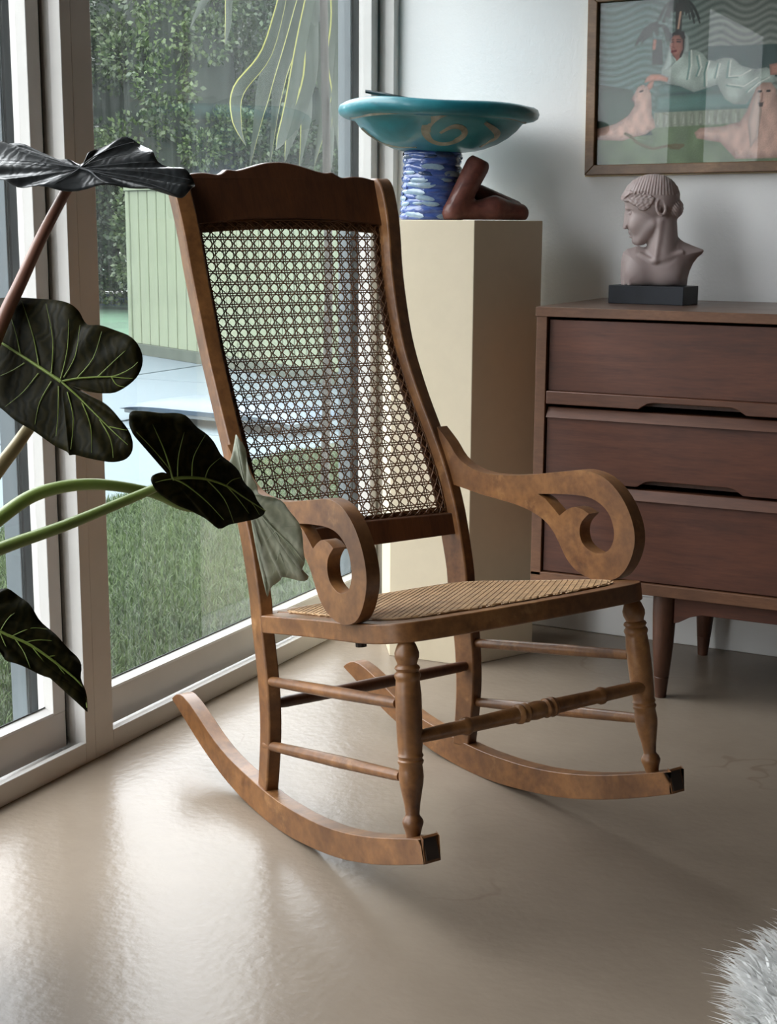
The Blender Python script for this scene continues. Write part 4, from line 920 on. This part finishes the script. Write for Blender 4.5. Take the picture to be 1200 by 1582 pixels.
m = MB(); m.lathe([(0, .154), (1, .13), (1.01, .0)], (0, 0, .25), (0, 0, .272), 28); m.build('soil', M_earth, plant, smooth=40)
def leaf(A, outline, veins, depth, tilt_x, tilt_y, cup, mat, vmat, conv, dspan=0.0, ripple=.004, curl=None, vw=1.0):
    # outline traced on a tilted plane through the leaf base; conv turns crop coordinates into photo pixels
    a3 = ray_at(*conv(*A), depth); nrm = -(ray_at(*conv(*A), 1.0) - CAM).normalized()
    ex = c_r - nrm * c_r.dot(nrm); ex.normalize(); ey = nrm.cross(ex)
    n2 = (nrm + ex * tilt_x + ey * tilt_y).normalized()
    def on(p):
        d = ray_at(*conv(*p), 1.0) - CAM; t = (a3 - CAM).dot(n2) / d.dot(n2); return CAM + d * t
    oc = smooth_curve([(x, y, 0) for x, y in outline], 3, True); NO = len(oc); R = 9
    pts = [on((p.x, p.y)) for p in oc]; rmax = max((p - a3).length for p in pts)
    vang = [math.atan2(v[-1][1] - A[1], v[-1][0] - A[0]) for v in veins]
    def bend(p):                                # gentle cupping of the blade
        r = (p - a3); q = r.length / rmax; h = cup * rmax * q * q
        if curl: h += curl * rmax * max(0, r.dot(ex) / rmax) ** 2
        return p + n2 * h
    V = [a3]; F = []
    for k in range(1, R + 1):
        f_ = k / R
        for i, p in enumerate(pts):
            w = ripple * math.sin(i * 2 * math.pi / NO * 13) * f_ ** 2
            V.append(bend(a3 + (p - a3) * f_) + n2 * w)
    for i in range(NO):
        j = (i + 1) % NO; F.append((0, 1 + i, 1 + j))
        for k in range(R - 1): F.append((1 + k * NO + i, 1 + (k + 1) * NO + i, 1 + (k + 1) * NO + j, 1 + k * NO + j))
    lo = obj('leaf', [v - POT for v in V], F, mat, plant, smooth=180)
    sm = lo.modifiers.new('thickness', 'SOLIDIFY'); sm.thickness = .0012; sm.offset = -1
    vm = MB()
    for vi, v in enumerate(veins):
        c = smooth_curve([bend(on(p)) for p in v], 4); n = len(c); L = sum((c[i + 1] - c[i]).length for i in range(n - 1))
        for sgn in (1,):
            r0 = (.0026 if vi == 0 else (.0016 if vi < 3 else .0010)) * vw
            vm.tube([p + n2 * .0016 * sgn - POT for p in c], [r0 * (1 - .75 * i / (n - 1)) for i in range(n)], 6)
    vm.build('veins', vmat, lo, smooth=60)
    return a3
def stem(pts, r, mi):
    c = smooth_curve([p - POT for p in pts], 8); n = len(c); m = MB(); m.tube(c, [r[0] + (r[1] - r[0]) * i / (n - 1) for i in range(n)], 12); m.build('stem', M_st[mi], plant, smooth=60)
c1 = lambda x, y: (x / 3, y / 3); c2 = lambda x, y: (x / 2.5, 430 + y / 2.5); c3 = lambda x, y: (x / 2.5, 880 + y / 2.5)
soil = POT + Vector((0, 0, .265))
# big veined leaf on the left
aB = leaf((238, 400), [(305, 430), (345, 437), (390, 440), (440, 438), (490, 415), (525, 380), (543, 330), (544, 285), (525, 245), (490, 215), (440, 195), (390, 181), (345, 180), (320, 160), (300, 122), (265, 95), (200, 78), (130, 70), (60, 68), (0, 70), (-100, 78), (-220, 62), (-330, 20), (-420, -40), (-390, 70), (-300, 220), (-190, 350), (-90, 440), (0, 500), (60, 550), (130, 590), (200, 640), (255, 668), (268, 682), (285, 678), (330, 690), (400, 705), (440, 705), (480, 690), (505, 660), (508, 620), (490, 580), (450, 530), (410, 490), (360, 460), (320, 437)],
     [[(238, 400), (120, 322), (0, 245), (-200, 110), (-400, -30)], [(238, 400), (300, 388), (380, 382), (440, 378), (500, 350), (530, 322)], [(238, 400), (300, 455), (370, 525), (430, 585), (490, 640)],
      [(80, 297), (60, 210), (20, 95)], [(152, 345), (130, 230), (80, 85)], [(200, 372), (205, 240), (175, 95)], [(236, 390), (262, 270), (264, 115)], [(248, 384), (292, 300), (308, 180)], [(300, 386), (360, 310), (392, 205)], [(380, 380), (440, 320), (500, 262)],
      [(95, 328), (50, 355), (0, 376)], [(150, 368), (90, 440), (18, 496)], [(200, 400), (155, 480), (135, 565)], [(228, 418), (226, 520), (216, 610)], [(262, 440), (284, 540), (272, 660)], [(318, 480), (350, 570), (352, 672)], [(385, 545), (425, 620), (434, 690)], [(-80, 192), (-120, 120), (-150, 85)], [(-20, 232), (-40, 160), (-60, 85)], [(-60, 205), (-150, 260), (-190, 330)], [(430, 380), (480, 385), (512, 385)], [(430, 380), (450, 410), (480, 420)], [(420, 572), (460, 580), (488, 585)]],
     1.92, -.35, .30, -.10, ML_dark, MV_green, c2, ripple=.003)
stem([soil + Vector((.02, .01, 0)), ray_at(-220, 905, 1.86), ray_at(-60, 790, 1.88), ray_at(10, 708, 1.92), ray_at(44, 662, 1.95), ray_at(90, 600, 1.935), aB + (aB - CAM).normalized() * .006], (.013, .006), 2)
# leaf that leans over the chair
aC = leaf((665, 775), [(650, 755), (620, 752), (592, 760), (584, 785), (600, 815), (640, 845), (690, 880), (750, 900), (800, 925), (850, 965), (900, 945), (950, 935), (1010, 920), (1050, 889), (1010, 850), (985, 810), (960, 780), (930, 740), (890, 700), (860, 670), (830, 630), (800, 590), (760, 560), (720, 525), (680, 512), (620, 515), (560, 508), (527, 503), (508, 520), (505, 550), (520, 590), (550, 640), (580, 675), (610, 690), (635, 730), (650, 752)],
     [[(665, 775), (730, 770), (800, 776), (880, 800), (960, 845), (1046, 889)], [(665, 775), (650, 715), (625, 640), (580, 530)], [(668, 775), (720, 800), (800, 862), (870, 930)],
      [(684, 770), (690, 680), (728, 550)], [(740, 770), (748, 690), (798, 602)], [(792, 774), (810, 730), (856, 690)], [(880, 795), (905, 775), (940, 765)], [(655, 740), (600, 670), (530, 590)], [(800, 778), (870, 850), (912, 940)], [(880, 800), (930, 850), (985, 915)], [(940, 835), (985, 860), (1020, 905)], [(664, 775), (625, 782), (596, 790)]],
     2.06, .45, .25, -.12, ML_dark, MV_green, c2, ripple=.003)
stem([soil + Vector((.03, -.02, 0)), ray_at(-260, 990, 1.86), ray_at(-90, 890, 1.93), ray_at(0, 848, 1.98), ray_at(100, 812, 2.02), ray_at(200, 771, 2.06), ray_at(243, 752, 2.07), aC + (aC - CAM).normalized() * .004], (.012, .005), 0)
# silvery underside of the hanging leaf
aD = leaf((955, 830), [(905, 606), (930, 640), (955, 710), (985, 790), (1000, 830), (1060, 850), (1110, 890), (1145, 950), (1163, 1040), (1160, 1100), (1150, 1140), (1166, 1165), (1160, 1180), (1100, 1172), (1075, 1162), (1062, 1178), (1030, 1205), (1004, 1247), (1014, 1170), (1010, 1080), (992, 985), (976, 930), (930, 860), (890, 740), (890, 690)],
     [[(955, 830), (1010, 915), (1060, 975), (1120, 1040), (1158, 1100)], [(960, 835), (1060, 980), (1075, 1040), (1045, 1140), (1008, 1235)], [(955, 830), (930, 730), (906, 620)], [(1076, 1030), (1100, 1090), (1150, 1165)], [(1060, 980), (1030, 1010), (1006, 1040)], [(1072, 1060), (1085, 1110), (1095, 1165)], [(1040, 945), (1090, 960), (1140, 960)], [(1090, 1010), (1130, 1080), (1155, 1140)]],
     2.17, -.35, -.15, -.18, ML_silver, MV_pale, c2, ripple=.005, vw=.75)
stem([soil + Vector((.0, .03, 0)), ray_at(-230, 960, 1.90), ray_at(-70, 860, 1.98), ray_at(0, 800, 2.03), ray_at(60, 762, 2.07), ray_at(140, 748, 2.11), ray_at(230, 760, 2.15), ray_at(300, 785, 2.18), aD + (aD - CAM).normalized() * .004], (.013, .006), 0)
# dark top leaf seen almost edge on
aA = leaf((372, 783), [(345, 752), (300, 745), (220, 720), (150, 690), (60, 660), (0, 645), (-90, 628), (-190, 650), (-235, 720), (-180, 775), (-100, 800), (0, 832), (40, 846), (100, 856), (180, 868), (280, 875), (400, 869), (500, 862), (600, 858), (700, 874), (790, 890), (842, 898), (880, 880), (901, 850), (893, 818), (855, 785), (800, 762), (730, 746), (705, 700), (650, 656), (590, 641), (520, 655), (450, 682), (410, 722), (385, 745)],
     [[(372, 783), (420, 800), (455, 830), (500, 858)], [(372, 783), (250, 765), (120, 750), (-60, 745)], [(372, 783), (430, 735), (520, 690), (620, 660)], [(372, 783), (250, 820), (150, 860)], [(372, 783), (300, 830), (230, 868)], [(380, 785), (500, 770), (640, 755), (720, 752)], [(385, 787), (520, 790), (700, 800), (880, 830)], [(395, 790), (540, 810), (700, 835), (860, 880)], [(405, 793), (540, 825), (680, 850), (780, 882)], [(372, 783), (200, 735), (60, 690)], [(372, 783), (330, 770), (200, 790), (20, 800)], [(385, 770), (460, 715), (560, 665)], [(385, 775), (500, 735), (680, 700)]],
     2.0, -.15, 1.5, -.02, ML_grey, MV_grey, c1, ripple=.004, vw=.8)
stem([soil + Vector((-.02, .0, 0)), ray_at(-190, 900, 1.84), ray_at(-70, 680, 1.88), ray_at(0, 505, 1.93), ray_at(30, 440, 1.95), ray_at(65, 365, 1.98), ray_at(102, 296, 2.02), aA - zz * .004 + (aA - CAM).normalized() * .012], (.012, .0065), 1)
# low leaf at the left edge
aE = leaf((-110, 165), [(-160, 60), (-60, 60), (0, 74), (30, 76), (70, 95), (110, 130), (150, 185), (200, 230), (250, 280), (300, 320), (318, 360), (319, 400), (331, 440), (345, 482), (347, 527), (337, 475), (316, 437), (270, 425), (200, 408), (130, 385), (60, 360), (20, 340), (0, 320), (-80, 300), (-170, 290), (-230, 250), (-190, 200), (-140, 170), (-200, 150), (-250, 110), (-220, 70)],
     [[(-110, 165), (0, 240), (120, 290), (250, 375), (322, 437), (345, 515)], [(-110, 165), (-160, 120), (-210, 90)], [(-110, 165), (-160, 215), (-215, 245)], [(0, 240), (40, 180), (112, 138)], [(45, 258), (120, 225), (185, 226)], [(95, 280), (160, 268), (240, 272)], [(195, 330), (250, 322), (300, 342)], [(0, 245), (20, 290), (45, 345)], [(60, 268), (95, 320), (118, 375)], [(130, 300), (170, 350), (215, 405)], [(-60, 200), (-40, 130), (10, 100)], [(-60, 200), (-70, 250), (-60, 295)], [(215, 345), (250, 390), (285, 425)]],
     1.88, .10, .45, -.10, ML_dark, MV_green, c3, ripple=.003)
stem([soil + Vector((.03, .02, 0)), ray_at(-200, 1010, 1.84), ray_at(-120, 975, 1.86), ray_at(-75, 955, 1.885), aE + (aE - CAM).normalized() * .003], (.010, .006), 0)

# ================================================================== shaggy white rug
rug = empty('shag_rug', (.02, 1.84, 0)); tag(rug, 'fluffy white shag rug at the lower right edge of the floor', 'rug')
ro = []
for k in range(48):
    a = 2 * math.pi * k / 48; r = .40 * (1 + .05 * math.sin(3 * a + .8) + .03 * math.sin(7 * a)); ro.append((r * math.cos(a) * 1.0, r * math.sin(a) * 1.25))
M_base = plain('rug_backing', (0.62, 0.62, 0.63), 0.9, 0.1, 20)
m = MB(); m.loft([[(x * q, y * q, z) for x, y in ro] for q, z in ((1, .001), (1, .006), (.97, .010))]); m.build('backing', M_base, rug)
n = 30000; P = []
rp = np.array(ro); ang = rng.uniform(0, 2 * np.pi, n); rad = np.sqrt(rng.uniform(0, 1, n)); kk = np.interp(ang, np.linspace(0, 2 * np.pi, 49), np.append(np.hypot(rp[:, 0], rp[:, 1] / 1.25), np.hypot(rp[0, 0], rp[0, 1] / 1.25)))
B = np.stack([np.cos(ang) * rad * kk, np.sin(ang) * rad * kk * 1.25, np.full(n, .008)], 1)
cid = rng.integers(0, 900, n); cdir = rng.uniform(0, 2 * np.pi, 900)
cl_ = np.floor(B[:, 0] / .024).astype(int) * 73 + np.floor(B[:, 1] / .024).astype(int) * 151; cd_ = cdir[cl_ % 900]
outw = np.stack([np.cos(ang), np.sin(ang)], 1); edge = np.clip((rad - .8) / .2, 0, 1)[:, None]
ld = np.stack([np.cos(cd_), np.sin(cd_)], 1) * (1 - .7 * edge) + outw * (.35 + 1.0 * edge) + rng.normal(size=(n, 2)) * .25
L = rng.uniform(.034, .056, n); lean = rng.uniform(.5, .95, n); w = rng.uniform(.0016, .0034, n); s_ = rng.normal(size=(n, 2)); s_ /= np.linalg.norm(s_, axis=1)[:, None]
v = np.zeros((n, 7, 3))
for k, (t, q) in enumerate(((0, -1), (0, 1), (.4, -1), (.4, 1), (.75, -.8), (.75, .8), (1, 0))):
    v[:, k, :2] = B[:, :2] + ld * (L * lean * t ** 1.5)[:, None] + s_ * (w * q)[:, None]; v[:, k, 2] = B[:, 2] + L * np.sin(t * 1.35) * (1.05 - lean * .55) * (1 - .25 * t * t * edge[:, 0])
i = np.arange(n) * 7
tag(np_mesh('pile', v.reshape(-1, 3), np.concatenate([np.stack([i, i + 1, i + 3, i + 2], 1), np.stack([i + 2, i + 3, i + 5, i + 4], 1)]), np.stack([i + 4, i + 5, i + 6], 1), leafmat('rug_pile', (0.88, 0.88, 0.87), (0.97, 0.97, 0.96), 8, 0.4, 0.6), rug), kind='stuff')
